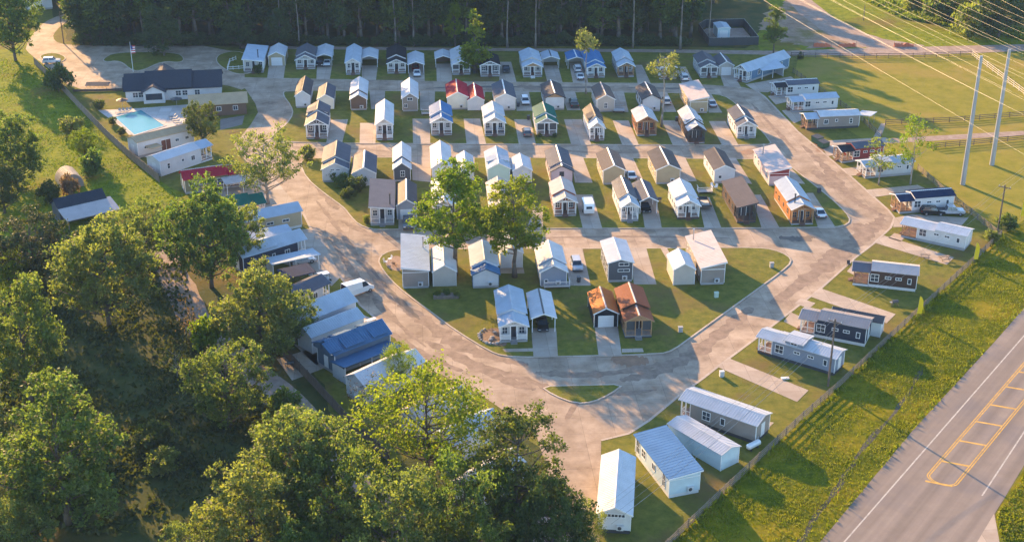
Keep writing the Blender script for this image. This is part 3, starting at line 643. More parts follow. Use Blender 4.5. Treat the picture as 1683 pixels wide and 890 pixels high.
# -------- row along the forest (fronts face the camera)
RH(401,433,120,73,'pale single slope house beside a small white fence, west end of the forest row',wall='cream',roof='bluewhite',mono=-.6,near='porch',H=3.5,chimney=(1.2,2.5,0))
garage(442,469,108,71,'tan garage with white door between the two westmost houses of the forest row',wall='tan',roof='silver')
RH(487,518,114,71,'light grey house with dark grey shingle roof beside the carport holding two cars',wall='lightgrey',roof='shinglegrey',near='porch',P=1.8,split=2.2,rise=1.5)
carport(521,546,108,72,'silver roofed carport with two cars parked side by side beside the grey shingled house',roof='silver')
RH(569,592,123,72,'white house with red door wreath, narrow porch and brown steps in the forest row',wall='white',roof='bluewhite',near='porch',P=2.6,H=3.3)
carport(594,621,111,78,'empty silver carport beside the narrow white porch house with brown steps',roof='silver',back='lightgrey')
RH(637,667,121,73,'white house under a near black roof with a white sunburst gable, forest row',wall='white',roof='charcoal',near='porch',P=2.4,split=3.2,H=3.2)
carport(671,697,121,79,'silver carport with a red car inside and a white car poking out in front',roof='silver',back='brown')
carport(716,742,111,81,'small silver carport on the left of the house by the tall sunlit tree',roof='silver',back='brown')
RH(743.5,773,123,75.5,'white house with dark porch screens left of the tall sunlit tree',wall='white',roof='silver',near='porch',P=2.2,split=3.0,screen=True,deck='brown deck',H=3.2)
RH(790,821,126,85,'charcoal house with white windows half hidden behind the tall sunlit tree',wall='dkgrey',roof='charcoal',near='porch',P=1.6,trim='white trim',post='white trim')
RH(860,891,127,78.5,'beige house with brown wood gable, brown deck and white ramp in the forest row',wall='beige',roof='bluewhite',near='porch',P=2.6,split=3.4,gablemat='wood trim',ramp=True,H=3.3)
carport(892,919,112,82,'silver carport with a dark ridge stripe beside the house with the brown gable',roof='bluewhite',cap='dark trim',back='lightgrey')
carport(933,962,113,82,'blue roofed carport over a white car, another white car in front',roof='blue',cap='white trim',back='beige')
RH(965.5,994,128,79,'pale blue house with blue roof and white truss beside the blue carport',wall='paleblue',roof='blue',near='porch',P=2.0,split=2.6,H=3.2)
RH(1016,1042,127,79,'grey house with brown porch posts and blue white roof left of the thin bare tree',wall='grey',roof='bluewhite',near='porch',P=2.8,split=3.2,post='wood trim',rail='wood trim',H=3.4)
RH(1084,1112,130,93,'weathered grey house half hidden behind the thin bare tree of the forest row',wall='grey',roof='shinglegrey',near='porch',P=1.6)
RH(1151,1179,128,84,'grey house with grey shingle roof and screened porch beside the grey garage',wall='lightgrey',roof='shinglegrey',near='porch',P=2.4,split=3.0,screen=True,trim='white trim',H=3.2)
garage(1181,1205,124,87,'grey garage with grey roof and white door at the east end of the forest row',wall='beige',roof='shinglegrey',cap='white trim')
# -------- second row (rears face the camera)
RH(487,510,178,125,'white house with grey roof beside the cream garage at the west kerb bend',wall='white',roof='taupemetal',H=3.2,rise=1.5)
garage(523,549,180,136,'cream garage with bluish grey roof beside the white house at the kerb bend',wall='cream',roof='grey',door=False)
RH(577,603,182,126,'brown house with split white roof and a rear cooling unit, second row',wall='brown',roof='white',split=2.6,H=3.4,rise=1.4)
RH(662,687,184,128,'grey house with white roof and a half round look gable window, second row',wall='taupe',roof='white',H=3.5,rise=1.5,nearwin=[(0,3.3,1.2,.6),(-1.1,1.6,.7,.8)],ac=False)
RH(736,769,181,130,'cream house with bright red metal roof in the second row',wall='cream',roof='red',H=3.3,rise=1.5,cap='metal roof pinkish')
garage(769,795.5,182,137,'white garage with red roof attached beside the red roofed house',wall='white',roof='red',door=False,cap='white trim')
RH(814,847,182.5,131,'white house with slate grey roof left of the parked white suv',wall='white',roof='grey',H=3.2,rise=1.4,cap='white trim')
RH(896,927.5,181.5,131.5,'white house with brown wood gable and dark roof left of the green pickup',wall='white',roof='taupemetal',H=3.2,rise=1.3,gablemat='wood trim',cap='white trim',trim='dark trim')
RH(981,1009.5,184.5,135,'taupe house with brown shingle roof and one rear window, second row',wall='beige',roof='shingletaupe',H=3.2,rise=1.4,nearwin=[(0,1.7,.7,1.2)],ac=False,cap='metal roof pinkish')
RH(1055,1085,184,135,'white house with dark rake boards and grey roof behind the thin tree trunk',wall='white',roof='taupemetal',H=3.2,rise=1.4,trim='dark trim',cap='white trim')
RH(1133.5,1162.5,187,133.5,'tan house with a pale single slope roof, highest on its east side, second row',wall='tan',roof='pinkish',mono=.9,H=3.8)
# -------- third row (porches face the camera)
RH(504,539,229,165,'white house with tall open porch and dark grey roof, west end of third row',wall='white',roof='grey',near='porch',P=3.2,split=5.5,H=3.9,rise=1.7,dormer=[(6.2,9.0)],frontwall='dkgrey')
RH(619,646,231,163,'tall narrow house with white roof and deep brown porch, third row',wall='white',roof='white',near='porch',P=3.6,H=3.9,rise=1.5,railsolid='siding white')
RH(709,743,223.5,165,'white house with bright blue roof in the third row',wall='lightgrey',roof='blue',near='porch',P=2.6,split=3.2,H=3.7,rise=1.6,cap='metal roof bluewhite')
RH(797,830,224,166,'white house with silver roof and a tall lattice gable porch, third row',wall='white',roof='silver',near='porch',P=2.8,split=3.4,H=3.7,rise=1.6,railsolid='siding navy')
RH(882,915.5,224,167.5,'white screened porch house with green metal roof',wall='white',roof='green',near='porch',P=2.6,split=3.0,H=3.6,rise=1.5,screen=True,cap='metal roof pinkish')
RH(969,993,232,170,'narrow white house with charcoal loft dormers and white front roof, third row',wall='white',roof='taupemetal',porchroof='white',near='porch',P=2.6,split=3.0,H=3.6,rise=1.6,dormer=[(3.8,7.0)])
RH(1047,1079,224,172,'brown wood house with pale silver roof beside the thin tall tree, third row',wall='redwood',roof='silver',near='porch',P=2.8,H=3.5,rise=1.5,post='wood trim',rail='wood trim',trim='wood trim')
RH(1131,1158,237,173,'dark brown house with shiny silver stepped roof, third row',wall='dkbrown',roof='silver',near='porch',P=2.8,split=3.4,H=3.7,rise=1.5,post='dark trim',rail='dark trim',trim='dark trim',dormer=[(4.2,7.5)])
RH(1211,1242,228,172,'pale blue grey house with grey roof at the east end of the third row',wall='white',roof='grey',near='porch',P=1.6,split=3.0,H=3.5,rise=1.4,cap='white trim',deck='grey deck')
# -------- fourth row (rears)
RH(531,573,300,231,'large white house with violet grey two part roof behind the bushes, fourth row',wall='white',roof='grey',split=3.0,H=3.5,rise=1.6,nearwin=[(-.6,2.9,.7,.25),(.6,2.9,.7,.25)],ac=False,trim='white trim')
garage(580,618,306,247,'grey garage with slate roof beside the large house behind the bushes',wall='lightgrey',roof='grey',door=False,cap='white trim',H=3.0,rise=1.3,backwin=True)
RH(648,675,299,233,'dark grey house with bright white split roof, fourth row',wall='dkgrey',roof='white',split=2.8,H=3.5,rise=1.5,nearwin=[(.1,1.9,.8,1.2)],ac=False)
RH(711,742,300,231,'white house with white roof half hidden by the big tree crown, fourth row',wall='white',roof='white',H=3.4,rise=1.5)
garage(752,779,297,248,'white garage beside the house half hidden by the big tree crown',wall='white',roof='white',door=False)
RH(802,838,302,240,'mint green house with white and blue roof, fourth row',wall='mint',roof='bluewhite',H=3.4,rise=1.4,ac=False,dormer=[(3.0,5.5)])
garage(843,874,300.5,252,'white garage with white roof beside the mint green house',wall='white',roof='white',door=False,H=2.9)
RH(905,941,304,239,'pale pink house with slate grey roof and a small rear gable window',wall='pink',roof='grey',H=3.4,rise=1.4,nearwin=[(0,2.5,.8,.9)],ac=False,cap='white trim',trim='dark trim',split=1.6,drop=.3)
RH(991,1026,304,243,'tan house with taupe roof behind the white car, fourth row',wall='tan',roof='shingletaupe',H=3.3,rise=1.35,cap='white trim')
RH(1078,1117,303,241,'tan house with taupe roof behind the white house that has a utility trailer',wall='tan',roof='taupemetal',H=3.3,rise=1.35,cap='white trim')
RH(1173,1206,302,242,'white house with taupe grey roof and one small dark rear window, fourth row',wall='white',roof='taupemetal',H=3.1,rise=1.2,nearwin=[(-.9,1.6,.6,.6)],ac=False,trim='white trim')
PK = RH(1263,1296,306,240,'pinkish house with dark red end band and big pale single slope roof, fourth row',wall='pink',roof='pinkish',mono=1.0,H=3.7,ac=False,chimney=(-1.2,10,1))
q = MB(); q.hexa([(-2.0,-.05,2.35),(2.0,-.05,2.35),(2.0,-.01,2.35),(-2.0,-.01,2.35),(-2.0,-.05,3.15),(2.0,-.05,4.05),(2.0,-.01,4.05),(-2.0,-.01,3.15)], 'siding red'); q.build('gable_panel', PK)
# -------- fifth row (porches)
RH(609.5,648,371,291,'grey single slope house with white furnished porch at the west end of the fifth row',wall='lightgrey',roof='grey',mono=-.5,near='porch',P=2.6,H=3.9,chimney=(1.6,1.8,0),deck='grey deck')
garage(653,685,361,294,'grey garage with white door beside the grey single slope house',wall='grey',roof='taupemetal',cap='white trim',H=3.2,rise=1.2)
RH(713,748,362,288,'white porch house behind the leftmost trunk of the two big trees',wall='white',roof='white',near='porch',P=2.4,split=3.0,H=3.5,rise=1.4)
RH(806,842,364,290,'pale house with white roof hidden behind the rightmost of the two big trees',wall='white',roof='pinkish',near='porch',P=2.4,split=3.0,H=3.5,rise=1.4)
RH(911,947,356,290,'red brown wood house with pale pinkish roof beside the small white camper',wall='redwood',roof='pinkish',near='porch',P=2.2,split=3.0,H=3.5,rise=1.4,deck='brown deck')
RH(1020.5,1049,364.5,289,'white house with dark grey roof sharing a drive with a two tone carport',wall='white',roof='grey',near='porch',P=2.8,split=3.2,H=3.6,rise=1.4,porchroof='bluewhite',deck='grey deck',cap='white trim')
carport(1051,1080,352,294,'carport with grey and blue slopes over a black car',roof='grey',cap='white trim',H=2.9,rise=.9,back='lightgrey')
RH(1113,1149,361,293,'white house with silver white roof beside a parked utility trailer',wall='white',roof='white',near='porch',P=2.4,split=3.0,H=3.4,rise=1.4,skirt='skirt dark')
RH(1211,1242,367,292,'black brown house with dark taupe single slope roof, fifth row',wall='dkbrown',roof='taupemetal',mono=.9,near='porch',P=2.8,H=3.9,post='dark trim',rail='dark trim',trim='dark trim',skirt='skirt dark')
RH(1300,1336,370,290,'orange cedar house with silver roof at the east end of the fifth row',wall='cedar',roof='bluewhite',near='porch',P=1.4,split=3.6,H=3.7,rise=1.3,post='wood trim',rail='dark trim',trim='wood trim',chimney=(-1.2,2.2,0))
# -------- sixth row (rears)
RH(662.5,705,474.5,383,'taupe house with silver single slope roof at the west end of the sixth row',wall='taupe',roof='bluewhite',mono=-.6,H=3.9,chimney=(1.5,9.5,1))
garage(712,750,471,398,'taupe garage with white roof beside the westmost house of the sixth row',wall='beige',roof='white',door=False,H=3.1,rise=1.2)
RH(777,820,474,394,'white house with teal rake boards right under the big tree crowns',wall='white',roof='bluewhite',H=3.2,rise=1.3,trim='siding slateblue',split=2.5,porchroof='blue')
garage(823,859,441,381,'white shed on a slab behind the trunk of the rightmost big tree',wall='white',roof='silver',door=False,H=3.2)
RH(888,931,472,394,'blue grey house with white roof and a small rear deck, sixth row',wall='bluegrey',roof='white',H=3.4,rise=1.5,split=2.4,drop=.35,nearwin=[(-1.3,1.3,.5,.5)])
RH(999,1039,464,390,'dark grey house with white stepped roof and two wide gable windows, sixth row',wall='dkgrey',roof='white',H=3.9,rise=.75,nearwin=[(.6,3.6,1.7,.5),(.6,2.4,2.0,.4)])
garage(1106,1141,468.5,408,'pale garage with white roof beside the large taupe house of the sixth row',wall='beige',roof='white',door=False,H=3.2,rise=1.1)
RH(1151,1190,468.5,381.5,'large taupe house with pale single slope roof and steel flue, sixth row',wall='taupe',roof='pinkish',mono=1.0,H=4.0,chimney=(-1.4,11.5,1))
# -------- front row
RH(822,867,563,468,'white house with silver roof, white stairs and purple porch curtains in the front row',wall='white',roof='bluewhite',near='porch',P=1.2,split=3.4,H=3.5,rise=1.1,deck='grey deck',door='dark door',railsolid='siding white')
carport(874,913,547,474,'long white carport over a dark car in the front row',roof='white',cap='dark trim',H=2.9,rise=.75,back='white')
garage(976,1015,538,471,'black garage with orange copper roof and white door, front row',wall='black',roof='copper',H=2.7,rise=1.0,cap='metal roof pinkish')
RH(1027,1071,556,464,'dark brown house with rust red roof and timber porch in the front row',wall='dkbrown',roof='rust',near='porch',P=2.6,split=3.6,H=3.7,rise=1.2,gablemat='wood trim',post='wood trim',rail='wood trim',trim='wood trim',deck='grey deck',screen=True,skirt='skirt dark',cap='metal roof pinkish')
# ------------------------------------------------------------------ right hand lots (porch end on the street, eaves face the camera)
SM = [(.2, .9, 1.0), (.45, .5, .5), (.8, .6, 1.1)]
MID = [(.12, 1.3, 1.3), (.4, .9, .35), (.62, .9, .35), (.85, .5, .9)]
R0 = EH((1229,119),(1300,94.5),3.0,4.2,'blue house with long pale roof at the north east street corner, behind a lean-to carport',wall='blue',roof='bluewhite',near='porch',P=1.8,rise=1.4,sidew=SM,trim='white trim')
A, B = V2(G(1252,131)), V2(G(1297,124)); u0 = (B-A).normalized(); h0 = math.atan2(u0.x, u0.y)
carport(0,0,0,0,'open lean-to carport with sloping pale roof in front of the blue corner house',roof='bluewhite',place=(A+Vector((-u0.y,u0.x))*1.8,h0,3.6,7.0),mono=-.9,back='white',H=2.9)
EH((1276,142),(1348,138),3.0,4.0,'white house with black porch roof at the top of the east row',wall='white',roof='grey',porchroof='charcoal',rise=.6,near='porch',P=2.6,split=2.9,sidew=MID,cap='white trim')
EH((1303,166),(1380,161),3.0,4.0,'white house with blue grey roof, second from the north in the east row',wall='white',roof='bluewhite',rise=.6,near='porch',P=2.8,split=3.1,sidew=MID)
EH((1326,194),(1416,190),3.1,4.2,'taupe brown house with white metal roof above a concrete pad, east row',wall='taupe',roof='white',porchroof='bluewhite',rise=.6,near='porch',P=2.6,split=3.0,sidew=SM,post='wood trim',rail='wood trim',skirt='skirt dark')
EH((1385,248),(1456,240),3.0,4.0,'red house with raw timber porch and black porch roof beside the green dumpsters',wall='red',roof='grey',porchroof='charcoal',rise=.6,near='porch',P=2.6,split=3.0,sidew=MID,post='wood trim',rail='pale fence wood')
EH((1423,273),(1505,266),3.0,4.2,'pale grey house with white porch rails behind two slender trees, east row',wall='lightgrey',roof='bluewhite',rise=.6,near='porch',P=2.4,split=2.8,sidew=MID,loft=(3.2,5.6,.25),dormer=None)
EH((1480,329),(1572,322),3.1,4.2,'white house with navy roof and orange timber porch above the black car',wall='white',roof='navy',rise=.6,near='porch',P=2.6,split=3.0,sidew=MID,post='wood trim',rail='wood trim',cap='white trim')
EH((1480,366),(1590,390),3.0,4.0,'white house with screened end porch at the street bend above a long drive',wall='white',roof='white',rise=.6,near='porch',P=3.0,split=6.4,drop=.35,sidew=MID,frontwall='white',post='wood trim',rail='wood trim',skirt='skirt grey')
EH((1401,442),(1511,454),3.2,4.2,'dark brown house with taupe roof, timber porch and white skirting',wall='dkbrown',roof='pinkish',porchroof='grey',rise=.6,near='porch',P=2.7,split=3.0,sidew=MID,post='wood trim',rail='wood trim',skirt='skirt white')
R9 = EH((1313,520),(1427,542),3.3,4.2,'navy house with grey striped roof, white skirting and a white lean-to behind',wall='navy',roof='smoke',rise=.6,near='porch',P=2.4,split=2.8,sidew=MID,skirt='skirt white')
O9, h9 = R9[1], R9[2]; u9 = Vector((math.sin(h9), math.cos(h9))); v9 = Vector((math.cos(h9), -math.sin(h9)))
garage(0,0,0,0,'white shed with dark grey roof tucked behind the navy house',wall='white',roof='taupemetal',place=(O9+u9*4.2-v9*3.6,h9,2.6,8.2),H=2.7,rise=.6)
EH((1243,553),(1375,592),3.0,3.6,'grey and white house with long silver three tier roof beside the utility pole, east row',wall='bluegrey',roof='silver',near='porch',P=2.4,split=2.7,drop=.1,sidew=MID,rise=.5,loft=(4.6,7.6,.45),post='white trim',skirt='skirt dark')
EH((1115,657),(1245,702),3.1,4.2,'grey clapboard house with ribbed silver roof and dark open underside near the street junction',wall='taupe',roof='silver',near='porch',P=1.6,split=0,sidew=[(.25,1.2,1.3),(.5,.6,1.0)],skirt='skirt dark',rise=.65,postn=1)
pl = EH((1098,699),(1206,748),2.6,3.6,'x',name='tiny_house') if False else None
A, B = V2(G(1098,699,2.5)), V2(G(1184,749,2.5)); u0 = (B-A).normalized(); n0 = Vector((-u0.y, u0.x)); h0 = math.atan2(u0.x, u0.y)
garage(0,0,0,0,'long pale blue storage shed between the grey clapboard house and the blue roofed house',wall='paleblue',roof='silver',place=(A+n0*2.0,h0,3.6,(B-A).length),H=2.65,rise=.5)
A, B = V2(G(1103,818)), V2(G(1144.5,809)); C = V2(G(1043,707,3.6)); vv = (B-A).normalized(); uu = Vector((-vv.y, vv.x)); O = (A+B)/2
uu = (C-V2(G(1101,781,3.6))).normalized(); hh = math.atan2(uu.x, uu.y); LL = (C-V2(G(1101,781,3.6))).length
house(O, hh, 4.5, LL-.6, 'pale blue house with blue single slope roof beside the blue storage shed',wall='paleblue',roof='blue',mono=-.9 if False else .5,H=3.4,sidew=[(.15,.8,1.9),(.45,.9,.9),(.75,1.2,1.2),(.92,1.0,2.0)],skirt='skirt white',ac=True)
A, B = V2(G(984,876)), V2(G(1034,875)); C = V2(G(1014,742,4.1)); D0 = V2(G(1007,838,4.1)); uu = (C-D0).normalized(); hh = math.atan2(uu.x, uu.y)
house((A+B)/2, hh, 4.2, (C-D0).length-.5, 'white house with bright white gable roof nearest the bottom of the photo',wall='white',roof='white',H=3.1,rise=1.0,nearwin=[(-.9,2.75,.8,.4),(0,2.75,.8,.4),(.9,2.75,.8,.4)],ac=True,skirt='skirt dark')
# ------------------------------------------------------------------ left hand lots (porch end on the street at the right)
L1 = EH((320,213),(224,236),3.6,4.4,'white barn like house with orange lit roof and big brown double doors beside the pool',wall='white',roof='gold',near='rear',sidew=[(.12,.8,.6),(.3,.8,.6),(.85,.9,.4)],rise=.7,ac=False,name='tiny_house')
for dy in (6.4, 7.6): add_door(L1[0], -2.2, dy, .5, -math.pi/2, 'brown door', 1.1, 2.3)
q = MB(); q.box(-1.4,1.4,-.1,2.8,2.9,3.02,'metal roof gold'); q.build('porch_roof', L1[0], (-3.5, 9.3, -.5), 0)
EH((350,238),(262,267),3.4,4.4,'white house with pale blue porch roof between the pool house and the red roofed house',wall='white',roof='white',porchroof='bluewhite',near='porch',P=3.0,split=3.2,drop=.15,rise=.8,sidew=SM,skirt='skirt white')
EH((400,283),(301,297),3.2,4.2,'olive house with crimson red roof and white framed windows in the west row',wall='olive',roof='red',near='porch',P=2.6,split=3.0,drop=.2,sidew=[(.2,1.5,1.3),(.62,1.0,.6),(.85,1.0,.6)],dormer=[(7.0,10.0)],cap='metal roof pinkish')
EH((438,330),(357,345),2.8,4.2,'white house with dark green roof next to the spreading oak trunk',wall='white',roof='green',near='porch',P=2.4,split=2.8,sidew=SM,H=2.95)
carport(0,0,0,0,'flat pale carport between the red roofed and green roofed houses',roof='pinkish',place=(V2(G(424,308)),math.radians(-115),3.4,7.0),mono=.2,back=None,H=2.5)
EH((498,347),(389,369),3.4,4.4,'house with tan street wall and long silver blue roof below the oak, west row',wall='tan',roof='bluewhite',near='rear',rise=1.0,sidew=[(.25,1.3,.5),(.5,1.3,.5)],skirt='skirt white')
carport(0,0,0,0,'silver carport over a dark car below the tan walled house',roof='bluewhite',place=(V2(G(478,398)),math.radians(-118),3.6,7.5),mono=.5,back='white',H=2.6)
EH((505,393),(398,425),3.4,4.2,'navy walled house with silver blue roof and pinkish dormer in the west row',wall='navy',roof='bluewhite',near='porch',P=1.6,rise=1.2,sidew=SM,dormer=[(6.0,9.6)])
carport(0,0,0,0,'long silver carport beside the house with the pinkish dormer',roof='bluewhite',place=(V2(G(520,436)),math.radians(-119),3.6,9.0),mono=-.3,back='white',H=2.7)
EH((545,465),(468,500),3.0,4.2,'low pale house with dark grey roof half under the trees beside the white van',wall='lightgrey',roof='grey',near='porch',P=1.6,rise=.9,sidew=SM)
carport(0,0,0,0,'dark roofed canopy by the street with a golf cart in front',roof='navy',place=(V2(G(512,462)),math.radians(-120),3.4,5.5),mono=.2,back=None,H=2.6,post='dark trim')
EH((588,495),(490,534),3.6,5.0,'large pale grey house with big silver blue roof, west row beside the white van',wall='lightgrey',roof='bluewhite',near='rear',rise=1.5,sidew=[(.2,.8,.35),(.55,.8,.8)],skirt='skirt white')
A, B = V2(G(598,523,2.9)), V2(G(513,556,2.9)); u0 = (B-A).normalized(); n0 = Vector((u0.y, -u0.x)); n0 = n0 if n0.y > 0 else -n0; h0 = math.atan2(u0.x, u0.y)
garage(0,0,0,0,'white garage with silver roof between the large pale house and the blue house',wall='white',roof='bluewhite',place=(A+n0*2.1,h0,3.9,(B-A).length),H=3.05,rise=1.0)
EH((645,548),(549,585),3.7,4.8,'slate blue house with royal blue roof and two white framed dormers, west row',wall='slateblue',roof='royal',near='rear',rise=1.5,sidew=[(.2,1.0,.4),(.55,.5,.4),(.85,.6,.6)],dormer=[(.8,3.2),(5.2,8.6),(9.6,11.6)],porchroof='royal')
A, B = V2(G(655,572,2.7)), V2(G(566,606,2.7)); u0 = (B-A).normalized(); n0 = Vector((u0.y, -u0.x)); n0 = n0 if n0.y > 0 else -n0; h0 = math.atan2(u0.x, u0.y)
carport(0,0,0,0,'royal blue carport attached along the slate blue house',roof='royal',place=(A+n0*1.7,h0,3.6,(B-A).length),mono=-.5,back='lightgrey',H=2.8)
EH((700,590),(600,637),3.4,4.4,'pale house with white roof showing through the airy tree crown',wall='lightgrey',roof='white',near='porch',P=2,rise=1.2,sidew=SM,split=2.4)
EH((780,655),(690,695),3.4,4.4,'pale house with silver roof mostly hidden under the airy tree',wall='lightgrey',roof='pinkish',near='porch',P=2,rise=1.2,sidew=SM)
EH((830,690),(745,735),3.4,4.4,'house with blue white roof glimpsed between the airy tree and the dark pine',wall='white',roof='bluewhite',near='porch',P=2,rise=1.2,sidew=SM,split=2.6)
EH((866,760),(790,812),3.4,4.4,'house with pale roof glimpsed through the dark pine by the street',wall='white',roof='white',near='porch',P=2,rise=1.2,sidew=SM)

# ------------------------------------------------------------------ clubhouse, pool
def big_gable(name, label, cat, A, B, depth, H, rise, wall, roof, dz=0, extra=None):
    """long building, near wall from A to B, ridge parallel to it"""
    u = (B-A).normalized(); W = depth; Lg = (B-A).length; n = Vector((-u.y, u.x)); O = A+n*depth/2; hd = math.atan2(u.x, u.y)
    t = thing(name, (O.x, O.y, 0), -hd, label, cat)
    b = MB(); gable_wall(b, W, H, rise, 0, Lg, 'siding '+wall, 0); b.build('wall', t)
    gable_roof(W, H, rise, -.5, Lg+.5, ('shingles ' if roof.startswith('shingle') else 'metal roof ')+roof, oh=.5, ribs=not roof.startswith('shingle')).build('roof', t)
    return t, Lg, W
A, B = V2(G(208,168)), V2(G(364,160))
t, Lg, W = big_gable('clubhouse', 'long white clubhouse with dark blue shingle roof overlooking the pool', 'clubhouse', A, B, 11, 3.0, 2.6, 'white', 'shingleblue')
gable_roof(W+.3, 3.45, 2.6, Lg*.2, Lg*.7, 'shingles shingleblue', oh=.55, ribs=False).build('raised_roof', t); gable_roof(6, 3.1, 1.6, -.9, 3.2, 'shingles shingleblue', oh=.4, ribs=False).build('end_roof', t)
for f in (.1, .16, .55, .62, .75): add_window(t, W/2, Lg*f, 1.7, math.pi/2, 1.2, 1.2, 'white trim')
for f in (.30,):
    y0 = Lg*f; q = MB(); q.prism_x([(y0-2.6, 0), (y0+2.6, 0), (y0+2.6, 2.9), (y0, 4.3), (y0-2.6, 2.9)], W/2-1, W/2+2.2, 'siding white'); q.build('gable_porch', t)
    q = MB()
    for sg in (-1, 1): q.hexa([(1.0, y0, 4.35), (W/2+2.6, y0, 4.35), (W/2+2.6, y0+sg*3.1, 2.7), (1.0, y0+sg*3.1, 2.7), (1.0, y0, 4.5), (W/2+2.6, y0, 4.5), (W/2+2.6, y0+sg*3.1, 2.85), (1.0, y0+sg*3.1, 2.85)], 'shingles shingleblue')
    q.build('porch_roof', t); q = MB(); q.box(W/2+2.2, W/2+2.24, y0-2, y0+2, .9, 2.5, 'glass dark'); q.build('window', t)
q = MB(); y0 = Lg*.38
for sg in (-1, 1): q.hexa([(-W/2-3.5, y0, 5.4), (0, y0, 5.5), (0, y0+sg*3, 3.6), (-W/2-3.5, y0+sg*3, 3.4), (-W/2-3.5, y0, 5.55), (0, y0, 5.65), (0, y0+sg*3, 3.75), (-W/2-3.5, y0+sg*3, 3.55)], 'shingles shingletaupe')
q.build('entrance_roof', t)
A, B = V2(G(315,193)), V2(G(406,187))
t, Lg, W = big_gable('bath_house', 'brown building with tan ribbed metal roof beside the clubhouse', 'building', A, B, 8, 3.0, 1.3, 'brown', 'gold')
for f in (.2, .5, .8): add_window(t, W/2, Lg*f, 1.7, math.pi/2, 1.0, 1.0)
sheet('pool_deck', px2([(160,181),(205,180),(310,172),(306,208),(236,222),(212,222),(203,212)]), .05, 'deck concrete')
pool = px2([(189,193),(232,181.5),(270,207),(221,222)])
kerb_ring('pool_edge', inset(pool, -.45), .05, .12, .45, 'deck concrete')
ps = sheet('pool', pool, .072, 'pool water'); 
sheet('lawn', px2([(140,153),(206,151),(207,176),(160,180)]), .02, 'lawn grass')
sheet('lawn', px2([(355,205),(405,200),(398,215),(355,225)]), .03, 'lawn grass')
sheet('side_court', px2([(362,196),(402,190),(398,205),(362,214)]), .034, 'asphalt')
def lounger(px, py, hd, label):
    p = G(px, py); t = thing('sun_lounger', (p.x, p.y, .05), hd, label, 'lounger', 'loungers by the pool')
    q = MB(); q.box(-.33, .33, 0, 1.3, .3, .38, 'cushion'); q.build('seat', t); q = MB(); q.hexa([(-.33,1.3,.3),(.33,1.3,.3),(.33,1.85,.75),(-.33,1.85,.75),(-.33,1.3,.38),(.33,1.3,.38),(.33,1.8,.83),(-.33,1.8,.83)], 'cushion'); q.build('backrest', t)
    for x in (-.28, .28):
        for y in (.1, 1.25): q = MB(); q.box(x-.03, x+.03, y-.03, y+.03, 0, .3, 'white trim'); q.build('leg', t)
for i, x in enumerate((191, 197, 203, 209)): lounger(x, 187-i*.6, R(-20), 'grey sun lounger in the row on the far edge of the pool deck')
for i, (x, y) in enumerate([(277,193),(280,196.5),(283,200),(287,203.5)]): lounger(x, y, R(-75), 'grey sun lounger in the row on the right side of the pool deck')
def umbrella(px, py, label, c):
    p = G(px, py); t = thing('patio_umbrella', (p.x, p.y, .05), 0, label, 'umbrella'); q = MB(); q.tube((0,0,0),(0,0,2.4),.04,.04,'galvanised'); q.build('pole', t)
    q = MB(); n = 8
    for j in range(n):
        a, b = 2*math.pi*j/n, 2*math.pi*(j+1)/n; q.face([(0,0,2.6),(1.5*math.cos(a),1.5*math.sin(a),2.1),(1.5*math.cos(b),1.5*math.sin(b),2.1)], c)
        q.face([(0,0,2.55),(1.5*math.cos(b),1.5*math.sin(b),2.05),(1.5*math.cos(a),1.5*math.sin(a),2.05)], c); q.face([(1.5*math.cos(a),1.5*math.sin(a),2.05),(1.5*math.cos(b),1.5*math.sin(b),2.05),(1.5*math.cos(b),1.5*math.sin(b),2.1),(1.5*math.cos(a),1.5*math.sin(a),2.1)], c)
    q.build('canopy', t)
umbrella(202, 178, 'closed brown patio umbrella near the lounger row at the clubhouse lawn', 'brown deck'); umbrella(291, 176, 'black patio umbrella by the clubhouse wall', 'skirt dark')
# the shed and the round roofed hut on the meadow, white house at the top left
A, B = V2(G(112,378)), V2(G(196,358)); u = (B-A).normalized(); n = Vector((-u.y, u.x)); O = A+n*4.2; hd = math.atan2(u.x, u.y); Lg = (B-A).length
t = thing('meadow_shed', (O.x, O.y, 0), -hd, 'shed on the meadow with dark roof above and pale tin lean-to roof below', 'shed')
q = MB(); q.prism_y([(-4,0),(.4,0),(.4,3.0),(-1.6,4.6),(-4,3.0)], 0, Lg-1, 'siding dkgrey'); q.build('wall', t)
q = MB(); q.prism_y([(-4.3,2.85),(-1.6,4.65),(.6,3.0),(.6,3.12),(-1.6,4.8),(-4.3,3.0)], -.3, Lg-.7, 'shingles shingleblue'); q.build('roof', t)
q = mono_roof(4.4, 3.1, 2.1, -.3, Lg+.2, 'metal roof pinkish'); o = q.build('lean_to_roof', t, (2.5, 0, 0))
for y in (.2, Lg/2, Lg-.2): q = MB(); q.box(4.4, 4.55, y-.08, y+.08, 0, 2.1, 'weathered wood'); q.build('post', t)
A, B = V2(G(103,312)), V2(G(137,306)); u = (B-A).normalized(); n = Vector((-u.y, u.x)); O = (A+B)/2; hd = math.atan2(n.x, n.y)
t = thing('round_hut', (O.x, O.y, 0), -hd, 'small round roofed hut with striped pale roof on the meadow', 'hut')
prof = [(2.3*math.cos(math.pi*k/12), .4+2.6*math.sin(math.pi*k/12)) for k in range(13)]
q = MB(); q.prism_y([(2.3,0)]+prof+[(-2.3,0)], 0, 6, 'siding taupe'); q.build('wall', t)
q = MB()
